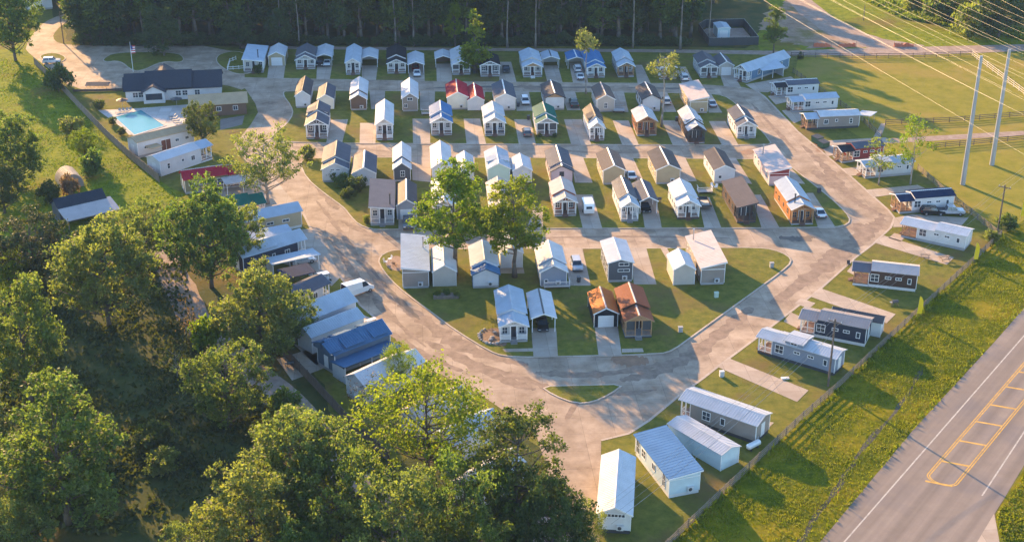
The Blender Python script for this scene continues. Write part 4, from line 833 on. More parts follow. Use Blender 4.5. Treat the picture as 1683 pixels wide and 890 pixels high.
for i in range(8):
    y = .1+i*.75
    for k in range(12):
        a, b = prof[k], prof[k+1]; f = 1.03; q.hexa([(a[0]*f,y,a[1]*f),(a[0]*f,y+.35,a[1]*f),(b[0]*f,y+.35,b[1]*f),(b[0]*f,y,b[1]*f),(a[0]*f*1.02,y,a[1]*f*1.02),(a[0]*f*1.02,y+.35,a[1]*f*1.02),(b[0]*f*1.02,y+.35,b[1]*f*1.02),(b[0]*f*1.02,y,b[1]*f*1.02)], 'pale fence wood')
q.build('roof', t)
house(V2(G(62,17)), R(-20), 9, 14, 'white house at the top left corner beyond the trees', wall='white', roof='silver', H=4, rise=1.5)

# ------------------------------------------------------------------ vehicles
def car(px, py, hd, kind, colr, label, z=.04, top=None):
    """hd = direction the front points (degrees clockwise from away)"""
    p = G(px, py); nm = {'sedan':'parked_car','suv':'parked_car','pickup':'pickup_truck','van':'delivery_van'}[kind]
    t = thing(nm, (p.x, p.y, z), -R(hd), label, {'pickup':'pickup','van':'van'}.get(kind, 'car'), 'vehicles parked in the village')
    cm = 'car paint '+colr; key = ('body', kind, colr)
    Ln, Wd, Hh = dict(sedan=(4.7,1.82,1.45), suv=(4.7,1.9,1.72), pickup=(5.7,1.98,1.85), van=(5.8,2.05,2.6))[kind]
    hl = Ln/2
    if kind == 'sedan': low = [(-hl,.35),(hl,.35),(hl,.62),(hl-.15,.74),(hl-1.35,.90),(-hl+.9,.95),(-hl+.05,.88)]; cab = [(hl-1.35,.90),(hl-2.05,1.40),(-hl+1.75,1.43),(-hl+.75,.94)]
    elif kind == 'suv': low = [(-hl,.4),(hl,.4),(hl,.8),(hl-.15,.92),(hl-1.2,1.05),(-hl+.1,1.08)]; cab = [(hl-1.2,1.05),(hl-1.85,1.66),(-hl+.45,1.70),(-hl+.1,1.06)]
    elif kind == 'pickup': low = [(-hl,.5),(hl,.5),(hl,.95),(hl-.15,1.05),(hl-1.35,1.15),(-hl,1.15)]; cab = [(hl-1.35,1.15),(hl-1.95,1.80),(hl-3.4,1.82),(hl-3.6,1.15)]
    else: low = [(-hl,.4),(hl,.4),(hl,.9),(hl-.5,1.25),(hl-.9,1.35),(-hl,1.35)]; cab = [(hl-.9,1.35),(hl-1.7,2.3),(-hl,2.55),(-hl,1.35)]
    def mk():
        b = MB(); b.prism_x(low, -Wd/2, Wd/2, cm)
        xi = Wd/2-.06; xo = Wd/2-.22; i = len(b.v); n = len(cab); k = b.mi(cm)
        # roof skin and pillars
        r0, r1 = cab[1], cab[2]
        b.hexa([(-xo,r1[0],r1[1]-.03),(xo,r1[0],r1[1]-.03),(xo,r0[0],r0[1]-.03),(-xo,r0[0],r0[1]-.03),(-xo,r1[0],r1[1]+.03),(xo,r1[0],r1[1]+.03),(xo,r0[0],r0[1]+.03),(-xo,r0[0],r0[1]+.03)], cm)
        for sg in (-1, 1):
            for (q0, q1) in ((cab[0], cab[1]), (cab[3], cab[2])): b.bar((sg*xi, q0[0], q0[1]), (sg*xo, q1[0], q1[1]), .07, .07, cm)
            m0 = (q0[0]+cab[0][0])/2; b.bar((sg*xi, (cab[0][0]+cab[3][0])/2, cab[0][1]), (sg*xo, (r0[0]+r1[0])/2, r0[1]), .08, .06, cm)
            b.box(sg*(Wd/2+.1)-.08, sg*(Wd/2+.1)+.08, cab[0][0]-.35, cab[0][0]-.2, cab[0][1]+.02, cab[0][1]+.18, cm)
        if kind == 'pickup': b.box(-Wd/2+.12, Wd/2-.12, -hl+.1, cab[3][0]-.08, 1.151, 1.16, 'skirt dark')
        if kind == 'van':
            for sg in (-1, 1): b.hexa([(sg*(xi+.02),-hl,1.35),(sg*(xi+.02),hl-2.4,1.35),(sg*(xo+.05),hl-2.4,2.3),(sg*(xo+.05),-hl,2.5),(sg*(xi-.04),-hl,1.35),(sg*(xi-.04),hl-2.4,1.35),(sg*(xo-.02),hl-2.4,2.3),(sg*(xo-.02),-hl,2.5)], cm)
        b.box(-Wd/2+.05, Wd/2-.05, hl-.02, hl+.06, .38, .6, 'skirt dark'); b.box(-Wd/2+.05, Wd/2-.05, -hl-.06, -hl+.02, .38, .6, 'skirt dark')
        return b
    put('body', cached(key, mk), t)
    def mg():
        b = MB(); xi = Wd/2-.08; xo = Wd/2-.24; c = cab
        b.hexa([(-xi,c[3][0],c[3][1]),(xi,c[3][0],c[3][1]),(xi,c[0][0],c[0][1]),(-xi,c[0][0],c[0][1]),(-xo,c[2][0],c[2][1]-.02),(xo,c[2][0],c[2][1]-.02),(xo,c[1][0],c[1][1]-.02),(-xo,c[1][0],c[1][1]-.02)], 'glass dark'); return b
    put('cabin_glass', cached(('cabin_glass', kind), mg), t)
    def mw():
        b = MB(); b.tube((-.11,0,0),(.11,0,0),.34,.34,'tyre',16); return b
    def mr():
        b = MB(); b.tube((-.12,0,0),(.12,0,0),.2,.2,'rim',12); return b
    for sx in (-1, 1):
        for y in (hl-.9, -hl+.95):
            wv = put('wheel', cached(('wheel',), mw), t, (sx*(Wd/2-.09), y, .34)); put('rim', cached(('rim',), mr), wv)
        def lh(): b = MB(); b.box(-.2,.2,-.05,.05,-.08,.08,'headlight'); return b
        def lt(): b = MB(); b.box(-.14,.14,-.04,.04,-.12,.12,'taillight'); return b
        put('headlight', cached(('headlight',), lh), t, (sx*(Wd/2-.28), hl-.02, low[2][1]-.05)); put('taillight', cached(('taillight',), lt), t, (sx*(Wd/2-.18), -hl+.02, low[-1][1]-.18))
    return t
N, S = -4.2, 175.8
car(85,104,75,'suv','white','white suv parked at the edge of the parking court near the meadow fence')
car(526,107,S,'suv','black','dark car in the left bay of the silver roofed carport, forest row'); car(538,107,S,'sedan','white','white car in the right bay of the silver roofed carport, forest row')
car(683,115,S,'sedan','red','dark red car deep inside the silver carport of the forest row'); car(685.5,124,S,'sedan','white','white car in front of the dark red car under the silver carport')
car(832,117,S,'sedan','black','black car on the open drive beside the charcoal house, forest row'); car(949,117,N,'suv','white','white suv under the blue carport'); car(953,129,N,'sedan','white','white car behind the suv at the blue carport')
car(1124,131,N,'suv','white','white suv parked on the drive beside the weathered grey house'); car(863,170,S,'suv','white','white suv on the drive between two second row houses beside a dark bin'); car(943,174,N,'pickup','green','dark green pickup with open bed in the second row')
car(1094,170,N,'suv','white','white suv parked behind the thin tree trunk in the second row'); car(1169.5,174,N,'sedan','silver','silver car beside the tan single slope house'); car(866,222,N,'suv','grey','dark grey suv on the drive between the lattice gable and green roofed houses')
car(671,371,S,'pickup','grey','dark pickup in front of the grey garage of the fifth row'); car(1037,292,N,'sedan','white','white car beside the tan house of the fourth row'); car(1060,345,S,'sedan','black','black car under the two tone carport'); car(1346,354,N+0,'sedan','white','white car with dark rear window beside the orange cedar house')
car(947.5,440,S,'suv','silver','silver suv on the sixth row drive in front of a dark bin'); car(891,537,S,'sedan','black','dark car deep under the long white carport of the front row')
car(1532,352,92,'suv','black','black car with front hood up against the white house with the navy roof'); car(1560,352,92,'pickup','silver','small silver pickup at the fence beside the black car')
car(588,482,48,'van','white','white delivery van parked beside the large pale house, west row'); car(462,400,62,'suv','black','dark car in the shade of the carport by the tan walled house'); car(498,432,62,'sedan','silver','silver car at the end of the long carport, west row')
# trailers
p = G(966,349); t = thing('camper_trailer', (p.x, p.y, .15), R(4.2), 'small white camper trailer on the drive beside the red brown house', 'camper')
q = MB(); q.prism_x([(-2.2,.5),(2.0,.5),(2.35,1.2),(2.0,2.4),(-1.9,2.5),(-2.3,1.4)], -1.05, 1.05, 'car paint white'); q.build('body', t)
for sx in (-1, 1):
    q = MB(); q.tube((sx*1.0-.1,-.2,.34),(sx*1.0+.1,-.2,.34),.34,.34,'tyre',14); q.build('wheel', t)
q = MB(); q.box(-.6,.6,-2.3,-2.2,1.5,2.0,'glass dark'); q.build('window', t); q = MB(); q.bar((0,2.1,.5),(0,3.2,.45),.1,.1,'galvanised'); q.build('tow_bar', t)
p = G(1157,339); t = thing('utility_trailer', (p.x, p.y, .15), R(4.2), 'open utility trailer with raised sides and sandy load on the fifth row drive', 'trailer')
q = MB(); q.box(-1.1,1.1,-2.4,2.4,.55,.65,'weathered wood'); q.build('bed', t)
for a in ((-1.1,-1.03,-2.4,2.4),(1.03,1.1,-2.4,2.4),(-1.03,1.03,-2.4,-2.33),(-1.03,1.03,2.33,2.4)): q = MB(); q.box(*a,.65,1.1,'skirt dark'); q.build('side_board', t)
for sx in (-1, 1): q = MB(); q.tube((sx*1.2-.1,0,.34),(sx*1.2+.1,0,.34),.34,.34,'tyre',14); q.build('wheel', t)
q = MB(); q.prism_x([(-1.8,.66),(1.4,.66),(.6,.95),(-.9,1.0)], -.8, .8, 'pale fence wood'); q.build('load', t); q = MB(); q.bar((0,2.4,.55),(0,3.6,.5),.12,.1,'galvanised'); q.build('tow_bar', t)
p = G(1017,185); t = thing('flat_trailer', (p.x, p.y, .15), R(4.2), 'low grey flatbed trailer with railings on the second row drive beside the taupe house', 'trailer')
q = MB(); q.box(-1.4,1.4,-1,1,.5,.6,'galvanised'); q.build('bed', t); rail_mesh([((-1.4,-1),(1.4,-1)),((-1.4,1),(1.4,1))], .6, 'galvanised').build('railing', t)
for sx in (-1, 1): q = MB(); q.tube((sx*1.2-.1,0,.3),(sx*1.2+.1,0,.3),.3,.3,'tyre',12); q.build('wheel', t)
def golf_cart(px, py, hd, label):
    p = G(px, py); t = thing('golf_cart', (p.x, p.y, .04), -R(hd), label, 'golf cart'); q = MB(); q.prism_x([(-1.2,.3),(1.2,.3),(1.15,.7),(.6,.75),(.4,.45),(-.3,.45),(-.4,.85),(-1.2,.8)], -.6, .6, 'car paint black'); q.build('body', t)
    q = MB(); q.box(-.65,.65,-1.1,.9,1.82,1.9,'car paint white'); q.build('roof', t)
    for x in (-.58,.58):
        for y in (-1.0,.8): q = MB(); q.bar((x,y,.7),(x,y,1.82),.05,.05,'skirt dark'); q.build('post', t)
        for y in (-.85,.85): q = MB(); q.tube((x-.1,y,.22),(x+.1,y,.22),.22,.22,'tyre',12); q.build('wheel', t)
golf_cart(533, 464, 60, 'golf cart with white roof at the dark canopy, west row')

# ------------------------------------------------------------------ fences, poles, wires
def fence(name, label, pp, h, step, style, cat='fence', group=None, mat='weathered wood'):
    pts = px2(pp); O = pts[0]; t = thing(name, (O.x, O.y, 0), 0, label, cat, group)
    pm = cached(('post', name, h), lambda: _post(h, mat))
    rm, loc = MB(), [p-O for p in pts]; k = 0
    for a, b in zip(loc[:-1], loc[1:]):
        d = b-a; n = max(1, round(d.length/step))
        for i in range(n): p = a+d*i/n; put('post', pm, t, (p.x, p.y, 0), math.atan2(d.y, d.x))
        a3, b3 = Vector((a.x, a.y, 0)), Vector((b.x, b.y, 0))
        if style == 'panel': rm.bar(a3+Vector((0,0,h/2)), b3+Vector((0,0,h/2)), .05, h-.1, mat)
        elif style == 'mesh': rm.bar(a3+Vector((0,0,h/2)), b3+Vector((0,0,h/2)), .02, h-.1, mat); rm.bar(a3+Vector((0,0,h)), b3+Vector((0,0,h)), .05, .05, 'galvanised')
        else:
            for z in [h*(j+.7)/style for j in range(style)]: rm.bar(a3+Vector((0,0,z)), b3+Vector((0,0,z)), .05, .15, mat)
    p = loc[-1]; put('post', pm, t, (p.x, p.y, 0)); rm.build('fence_panel' if style in ('panel','mesh') else 'rails', t); return t
def _post(h, mat): b = MB(); b.box(-.07,.07,-.07,.07,0,h+.08,mat); return b
fence('rail_fence','long weathered three rail fence between the east lots and the highway ditch',[(1508,279),(1569,333),(1596,353),(1637.6,386.6),(1645,389),(1463,557),(1375,640),(1320,688),(1148,850),(1060,935)],1.35,2.9,4,mat='weathered wood')
fence('rail_fence','dark rail fence along the back road side of the mown field',[(1300,94),(1400,96.5),(1500,95.5),(1597,92)],1.4,3.6,3,mat='dark fence wood')
fence('rail_fence','pale sunlit rail fence running down the far right side of the field',[(1597,92),(1640,124),(1683,156),(1760,214)],1.6,3.6,3,mat='pale fence wood')
fence('rail_fence','rail fence on the far side of the farm track',[(1455,205),(1560,201),(1683,191),(1800,186)],1.3,4,3,mat='dark fence wood')
fence('rail_fence','rail fence on the near side of the farm track',[(1530,244),(1600,238),(1683,230),(1800,222)],1.3,4,3,mat='dark fence wood')
fence('rail_fence','weathered rail fence behind the upper east row houses',[(1303,120),(1330,140),(1390,180),(1420,203),(1448,228)],1.4,3.2,3)
fence('privacy_fence','tall wooden privacy fence between the pool and the meadow',[(57,106),(100,146),(130,178),(175,225),(215,262),(262,300)],2.0,3.0,'panel',mat='weathered wood')
fence('privacy_fence','dark wooden fence along the woodland track below the blue houses',[(440,560),(480,598),(520,640),(575,700),(640,760)],1.9,3.0,'panel',mat='dark fence wood')
fence('picket_fence','small white rail fence round the lawn at the west end of the forest row',[(388,99),(378,103),(374,116),(402,114)],1.1,1.6,2,mat='white trim')
fence('lot_fence','low dark fence closing the parking court on the pool side',[(121,151),(160,150.5),(206,149)],.7,2.5,'panel',mat='dark fence wood')
fence('mesh_fence','dark mesh fence round the gravel yard beyond the back road',[(1148,52),(1165,76),(1246,74),(1222,44),(1160,45),(1148,52)],2.4,3.2,'mesh',mat='skirt dark')
sheet('gravel_yard', px2([(1150,53),(1166,75),(1244,73),(1221,46),(1161,47)]), .02, 'gravel track')
O, W, L = near_end(1179,1199,63,46,3); garage(0,0,0,0,'pale metal shed inside the dark mesh fenced yard',wall='paleblue',roof='bluewhite',place=(O,HEAD,W,6),H=3,rise=.3)
def pole(px, py, topy, r0, r1, label, name='utility_pole', mat='pole wood', arm=0, lean=0, armz=.5, face=None):
    p = G(px, py); lo, hi = 1, 80
    for _ in range(40):
        m = (lo+hi)/2; v = Vector((p.x, p.y, m-CAMZ)); f = -v.z; dz = v.y*math.cos(TH)+f*math.sin(TH); yy = PH/2-FPX*(v.y*math.sin(TH)-f*math.cos(TH))/dz
        if yy > topy: lo = m
        else: hi = m
    t = thing(name, (p.x, p.y, 0), 0, label, 'pole'); q = MB(); q.tube((0,0,0),(lean,0,lo),r0,r1,mat,12); q.build('shaft', t)
    if arm:
        d = Vector((math.sin(face), math.cos(face), 0))
        q = MB(); q.bar(Vector((lean,0,lo-armz))-d*arm/2, Vector((lean,0,lo-armz))+d*arm/2, .13, .16, mat); q.build('crossarm', t)
        for s in (-.45, -.15, .45):
            q = MB(); c = Vector((lean,0,lo-armz+.08))+d*arm*s; q.tube(c, c+Vector((0,0,.28)), .06, .05, 'appliance', 8); q.build('insulator', t)
    return p, lo
RD = math.atan2(du.x, du.y)
pole(1582,303,92,.55,.32,'nearer of the two tall grey steel transmission poles on the field','transmission_pole','pole steel')
pole(1630,271,81,.55,.32,'farther of the two tall grey steel transmission poles on the field','transmission_pole','pole steel')
PA = pole(1640,379,304,.19,.13,'wooden utility pole with crossarm at the bend of the rail fence',arm=2.4,face=RD+R(90))
PB = pole(1361,634,524,.19,.13,'wooden utility pole beside the grey and white three tier house',arm=2.2,face=RD+R(90))
pole(105,72,20,.16,.12,'wooden pole at the curve of the entrance road')
pole(1419,34,8,.14,.11,'thin wooden pole on the far meadow beside the dirt track')
p, h = pole(219,118,69,.08,.05,'white flagpole on the grass island before the clubhouse','flagpole','white trim')
t = thing('flag', (p.x, p.y, h-1.0), R(20), 'limp flag hanging on the flagpole by the clubhouse', 'flag'); q = MB()
for i in range(7): q.box(.06+.0, .06+1.1, -.02+.03*(i%2), .03+.03*(i%2), -2.2+i*.3, -1.9+i*.3, 'flag red' if i%2==0 else 'white trim')
q.build('stripes', t); q = MB(); q.box(.05,.55,-.05,.08,-1.15,-.1,'flag blue'); q.build('canton', t)
def wire(a, b, sag, r, label, group, n=24):
    q = MB(); pts = [a.lerp(b, i/n)-Vector((0,0,4*sag*(i/n)*(1-i/n))) for i in range(n+1)]
    O = pts[0]; q.path([p-O for p in pts], [r]*(n+1), 'wire', 5); o = q.build('power_line', None, O); tag(o, label, 'power line', group)
TW = 'transmission wires over the field'
for i, (ax, bx, by) in enumerate([(1268,1683,245),(1330,1683,178),(1334,1690,181),(1380,1683,150),(1384,1683,153),(1402,1683,137),(1430,1683,118),(1450,1683,111),(1470,1683,96),(1505,1683,78),(1520,1683,73),(1556,1683,56),(1580,1683,44),(1610,1683,30),(1636,1683,19),(1662,1683,9)]):
    hh = 24+(i%3)*2.5; a, b = G(ax, -2, hh), G(bx, by, hh); d = (b-a).normalized()
    wire(a-d*140, a+d*170, 1.5, .013, 'transmission wire of the bundle slanting across the top right corner', TW, 40)
DL = 'distribution wires along the rail fence'
pd = Vector((PA[0].x-PB[0].x, PA[0].y-PB[0].y, 0)).normalized(); sx = Vector((pd.y, -pd.x, 0))
PC = PB[0]-pd*62
for s in (-.95, -.3, .95):
    a = Vector((PA[0].x, PA[0].y, PA[1]-.15))+sx*s; b = Vector((PB[0].x, PB[0].y, PB[1]-.15))+sx*s; c = Vector((PC.x, PC.y, PB[1]-.15))+sx*s
    wire(a, b, 1.0, .018, 'thin wire strung between the fence bend pole and the three tier house pole', DL); wire(b, c, .8, .018, 'thin wire running from the three tier house pole towards the bottom of the photo', DL)
    wire(a, a+pd*70, 1.0, .018, 'thin wire leaving the fence bend pole towards the field', DL)
wire(Vector((PB[0].x, PB[0].y, PB[1]-2.2)), Vector((PC.x, PC.y, PB[1]-2.4)), 1.2, .03, 'lowest cable on the three tier house pole', DL)

# ------------------------------------------------------------------ small objects
def banner(px, py, topy, label):
    p = G(px, py); H = 4.2; t = thing('feather_banner', (p.x, p.y, 0), math.radians(-15), label, 'banner flag', 'yellow feather banners along the highway fence')
    q = MB(); q.tube((0,0,0),(0,0,1.2),.03,.03,'galvanised',6); q.tube((0,0,1.2),(.12,0,H),.025,.015,'galvanised',6); q.build('pole', t)
    q = MB(); prof = [(.0,.9),(.75,1.0),(.85,2.4),(.75,3.5),(.45,4.1),(.12,4.25)]; n = len(prof)
    for s in (-.02, .02): q.face([(x, s, z) for x, z in (prof if s < 0 else prof[::-1])], 'banner yellow')
    for i in range(n): a, b = prof[i], prof[(i+1)%n]; q.face([(a[0],-.02,a[1]),(b[0],-.02,b[1]),(b[0],.02,b[1]),(a[0],.02,a[1])], 'banner yellow')
    q.build('cloth', t)
banner(1506,523,487,'yellow feather banner on the highway fence behind the navy house'); banner(1599,433,400,'yellow feather banner on the highway fence behind the house with the screened end porch'); banner(1676,362,338,'yellow feather banner at the fence corner beside the utility pole')
def net(px, w, label):
    p = G(px, 77.5); t = thing('barrier_net', (p.x, p.y, 0), 0, label, 'barrier netting', 'orange barrier nets along the back road'); r = random.Random(px)
    q = MB(); k = int(w/.8)
    for i in range(k): x = -w/2+i*.8; q.hexa([(x,0,.0),(x+.8,.1,.0),(x+.8,.9,.0),(x,.8,.0),(x,.2,r.uniform(.5,1.3)),(x+.8,.3,r.uniform(.5,1.3)),(x+.8,.7,r.uniform(.4,1.1)),(x,.6,r.uniform(.4,1.1))], 'orange net')
    q.build('net', t)
    for x in (-w/2, w/2): q = MB(); q.tube((x,.4,0),(x,.4,1.5),.05,.05,'dark fence wood',6); q.build('stake', t)
net(1352, 5, 'leftmost orange barrier net by the back road, nearest the dark mesh yard'); net(1393, 5, 'orange barrier net at the mouth of the dirt track'); net(1487, 6, 'orange barrier net on the right of the dirt track, below the wires')
def dumpster(px, py, label):
    p = G(px, py); t = thing('dumpster', (p.x, p.y, .04), R(35), label, 'dumpster', 'green dumpsters at the east street')
    q = MB(); q.prism_x([(-.9,.15),(.8,.15),(1.0,1.5),(-.9,1.25)], -1.1, 1.1, 'dumpster green'); q.build('bin', t)
    for sx in (-1, 1): q = MB(); q.hexa([(sx*.55-.52,-.95,1.27),(sx*.55+.52,-.95,1.27),(sx*.55+.52,1.05,1.52),(sx*.55-.52,1.05,1.52),(sx*.55-.52,-.95,1.33),(sx*.55+.52,-.95,1.33),(sx*.55+.52,1.05,1.58),(sx*.55-.52,1.05,1.58)], 'skirt dark'); q.build('lid', t)
dumpster(1343, 234, 'green dumpster farther from the street, beside the brown house pad'); dumpster(1353, 242, 'green dumpster nearer the red house')
def bin_(px, py, label, z=.15):
    p = G(px, py); t = thing('wheelie_bin', (p.x, p.y, z), R(10), label, 'bin', 'wheeled bins'); q = MB(); q.hexa([(-.25,-.3,0),(.25,-.3,0),(.25,.25,0),(-.25,.25,0),(-.32,-.38,1.0),(.32,-.38,1.0),(.32,.36,1.0),(-.32,.36,1.0)], 'skirt dark'); q.build('body', t)
    q = MB(); q.box(-.34,.34,-.42,.4,1.0,1.08,'fan grille'); q.build('lid', t); 
    for sx in (-.26,.26): q = MB(); q.tube((sx-.04,.3,.12),(sx+.04,.3,.12),.12,.12,'tyre',10); q.build('wheel', t)
bin_(951,464,'dark wheeled bin on the drive in front of the silver suv'); bin_(852,176,'dark wheeled bin beside the white suv of the second row'); bin_(868.5,197.5,'dark wheeled bin at the head of the dark grey suv drive'); bin_(1112,200,'dark wheeled bin beside the dark brown house of the third row'); bin_(1208,120,'dark wheeled bin at the grey garage, forest row', .04)
def picnic(px, py, label, m='weathered wood', hd=0):
    p = G(px, py); t = thing('picnic_table', (p.x, p.y, .14), R(hd), label, 'picnic table'); q = MB(); q.box(-.9,.9,-.38,.38,.72,.78,m); q.build('table_top', t)
    for s in (-1, 1):
        q = MB(); q.box(-.9,.9,s*.72-.14,s*.72+.14,.42,.47,m); q.build('bench', t); q = MB(); q.bar((s*.65,-.75,0),(s*.65,.25,.72),.06,.1,m); q.bar((s*.65,.75,0),(s*.65,-.25,.72),.06,.1,m); q.bar((s*.65,-.8,.4),(s*.65,.8,.4),.06,.1,m); q.build('leg_frame', t)
picnic(610,532,'white picnic table beside the slate blue house',m='white trim',hd=40); picnic(1520,425,'weathered picnic table on the lawn beside the dark brown house',hd=-20); picnic(1552,428,'weathered picnic table at the end of the long concrete drive',hd=10)
p = G(733,489); t = thing('raised_garden_bed', (p.x, p.y, .13), R(4), 'raised garden bed full of plants on the shaded lawn below the taupe garage', 'garden bed')
q = MB(); q.box(-2.2,2.2,-.8,.8,0,.5,'weathered wood'); q.build('box', t)
sheet('mulch_bed', wobble(smooth(px2([(787,552),(800,540),(822,540),(836,566),(826,570),(800,566)]),1),3,.15,5), .15, 'mulch', depth=.02)
sheet('gravel_circle', smooth(px2([(632,432),(640,423),(660,420),(662,446),(650,446),(638,442)]),2), .15, 'gravel track', depth=.02)
r = random.Random(4); STONE = cached(('rock',), lambda: rock_mesh()) if False else None
def rockmesh(seed):
    bm = bmesh.new(); bmesh.ops.create_icosphere(bm, subdivisions=2, radius=.3); rr = random.Random(seed)
    for v in bm.verts: v.co *= rr.uniform(.75, 1.2); v.co.z *= .7
    me = bpy.data.meshes.new('rock'); bm.to_mesh(me); bm.free(); me.materials.append(MAT['stone']); return me
RK = [rockmesh(i) for i in range(3)]
for i in range(16):
    a = i/16*math.pi*1.3+2.2; p = G(810+24*math.cos(a)*.95, 553-13*math.sin(a)); o = put('border_rock', RK[i%3], None, (p.x, p.y, .25)); o.scale = [r.uniform(.6, 1.2)]*3; o.rotation_euler = (0,0,r.uniform(0,6)); tag(o, 'rough border stone ringing the mulch bed beside the white house with stairs', 'stone', 'stones round the mulch bed')
for i, (x, y) in enumerate([(809,556),(806,560),(813,548)]):
    p = G(x, y); o = put('fire_pit_stone', RK[i], None, (p.x, p.y, .3)); o.scale = (1.3,1.3,1); tag(o, 'larger stone heaped in the middle of the mulch bed', 'stone', 'stones heaped in the mulch bed')
def parasol_panel(px, label):
    p = G(px, 143); t = thing('notice_board', (p.x, p.y, .02), 0, label, 'board', 'dark boards in the parking court'); q = MB(); q.hexa([(-.55,-.9,.5),(.55,-.9,.5),(.55,.9,1.0),(-.55,.9,1.0),(-.55,-.9,.56),(.55,-.9,.56),(.55,.9,1.06),(-.55,.9,1.06)], 'skirt dark'); q.build('panel', t)
    for x in (-.4,.4): q = MB(); q.tube((x,0,0),(x,0,.75),.04,.04,'galvanised',6); q.build('leg', t)
for x in (145, 151, 158, 164.5, 171, 177): parasol_panel(x, 'dark slanted panel in the row of six beside the clubhouse lawn')
p = G(1422,203); t = thing('shade_canopy', (p.x, p.y, 0), R(-35), 'small green roofed shelter at the edge of the mown field', 'shelter')
mono_roof(3.2,2.3,2.6,-2,2,'metal roof mint' if 'metal roof mint' in MAT else 'metal roof bluewhite').build('roof', t)
for x in (-1.4,1.4):
    for y in (-1.8,1.8): q = MB(); q.tube((x,y,0),(x,y,2.3 if x<0 else 2.6),.06,.06,'galvanised',6); q.build('post', t)
def tank(px, py, hd, label):
    p = G(px, py); t = thing('gas_tank', (p.x, p.y, 0), R(hd), label, 'gas tank'); q = MB(); q.tube((-1.1,0,.75),(1.1,0,.75),.45,.45,'car paint white',16); q.tube((1.1,0,.75),(1.35,0,.75),.45,.2,'car paint white',16); q.tube((-1.35,0,.75),(-1.1,0,.75),.2,.45,'car paint white',16); q.build('body', t)
    for x in (-.7,.7): q = MB(); q.box(x-.06,x+.06,-.35,.35,0,.4,'skirt dark'); q.build('foot', t)
tank(1238,737,40,'white gas tank behind the grey clapboard house near the fence'); 

def pedestal(px, py, label, mat, z=.13, w=.35, h=.9):
    p = G(px, py); t = thing('utility_box', (p.x, p.y, z), R(8), label, 'utility box'); q = MB(); q.box(-w,w,-.25,.25,0,h,mat); q.build('body', t); q = MB(); q.box(-w-.04,w+.04,-.29,.29,h,h+.08,mat); q.build('lid', t)
pedestal(1177,489,'pale green utility box on the shaded lawn right of the large taupe house','siding mint'); pedestal(1346,317,'dark utility box on the lawn east of the big pinkish roofed house','skirt dark'); pedestal(1268,440,'grey utility box near the rounded lawn corner of the sixth row','skirt grey'); pedestal(1186,618,'white utility box on the lawn below the wide end drive','appliance',0)
pedestal(1118,546,'grey utility box on the front lawn near the diagonal street kerb','skirt grey'); pedestal(1241,725,'white cabinet at the rear of the grey clapboard house','appliance',0); pedestal(1290,622,'flat pale utility lid on the grass beside the grey and white three tier house','skirt white',0,.6,.15)
def chair(px, py, hd, label, mat='white trim', z=.14):
    p = G(px, py); t = thing('garden_chair', (p.x, p.y, z), R(hd), label, 'chair'); q = MB(); q.box(-.3,.3,-.3,.3,.38,.44,mat); q.build('seat', t); q = MB(); q.hexa([(-.3,.26,.44),(.3,.26,.44),(.3,.32,.44),(-.3,.32,.44),(-.3,.4,1.0),(.3,.4,1.0),(.3,.46,1.0),(-.3,.46,1.0)],mat); q.build('backrest', t)
    for x in (-.26,.26):
        for y in (-.26,.26): q = MB(); q.box(x-.03,x+.03,y-.03,y+.03,0,.38,mat); q.build('leg', t)
chair(1171,309,30,'white garden chair behind the fourth row house with one dark rear window'); chair(1176,311,-40,'white garden chair facing the other one behind the fourth row white house'); chair(634,434,70,'white garden chair on the gravel circle beside the westmost sixth row house'); chair(641,429,-60,'white garden chair at the back of the gravel circle'); chair(649,438,160,'brown garden chair on the gravel circle','wood trim')
chair(1330,588,20,'dark garden chair on the lawn behind the navy house','skirt dark',0); chair(1395,437,10,'dark garden chair at the porch slab of the dark brown house','skirt dark',.04)
def grill(px, py, label, z=.14):
    p = G(px, py); t = thing('barbecue_grill', (p.x, p.y, z), R(15), label, 'grill'); q = MB(); q.prism_x([(-.3,.7),(.3,.7),(.3,.9),(.15,1.15),(-.15,1.15),(-.3,.9)],-.55,.55,'fan grille'); q.build('hood', t); q = MB(); q.box(-.9,-.58,-.25,.25,.82,.87,'galvanised'); q.build('side_shelf', t)
    for x in (-.45,.45):
        for y in (-.2,.2): q = MB(); q.box(x-.03,x+.03,y-.03,y+.03,0,.7,'fan grille'); q.build('leg', t)
grill(1082,334,'black barbecue grill behind the carport with grey and blue slopes'); grill(925,467,'black barbecue grill by the rear deck of the blue grey house'); grill(1470,503,'black barbecue grill at the end of the concrete strip beside the dark brown house', .05); grill(478,604,'black barbecue grill on the slab behind the white garage, west row', .05)
def deck(px, py, w, d, label, mat='grey deck'):
    p = G(px, py); t = thing('garden_deck', (p.x, p.y, .13), -HEAD, label, 'deck'); q = MB(); q.box(-w/2,w/2,-d/2,d/2,.3,.42,mat); q.build('platform', t)
    rail_mesh([((-w/2,d/2),(-w/2,-d/2)),((-w/2,-d/2),(w/2,-d/2)),((w/2,-d/2),(w/2,d/2))],.42,'white trim').build('railing', t)
    for x in (-w/2+.1,w/2-.1):
        for y in (-d/2+.1,d/2-.1): q = MB(); q.box(x-.06,x+.06,y-.06,y+.06,0,.3,mat); q.build('leg', t)
deck(915,472.5,4.6,1.6,'small railed rear deck against the blue grey house of the sixth row'); deck(702,189,2.6,1.4,'small white railed deck by the house with the half round look gable window'); deck(1158,317,3.0,1.6,'pale slatted deck beside the white house with the utility trailer')
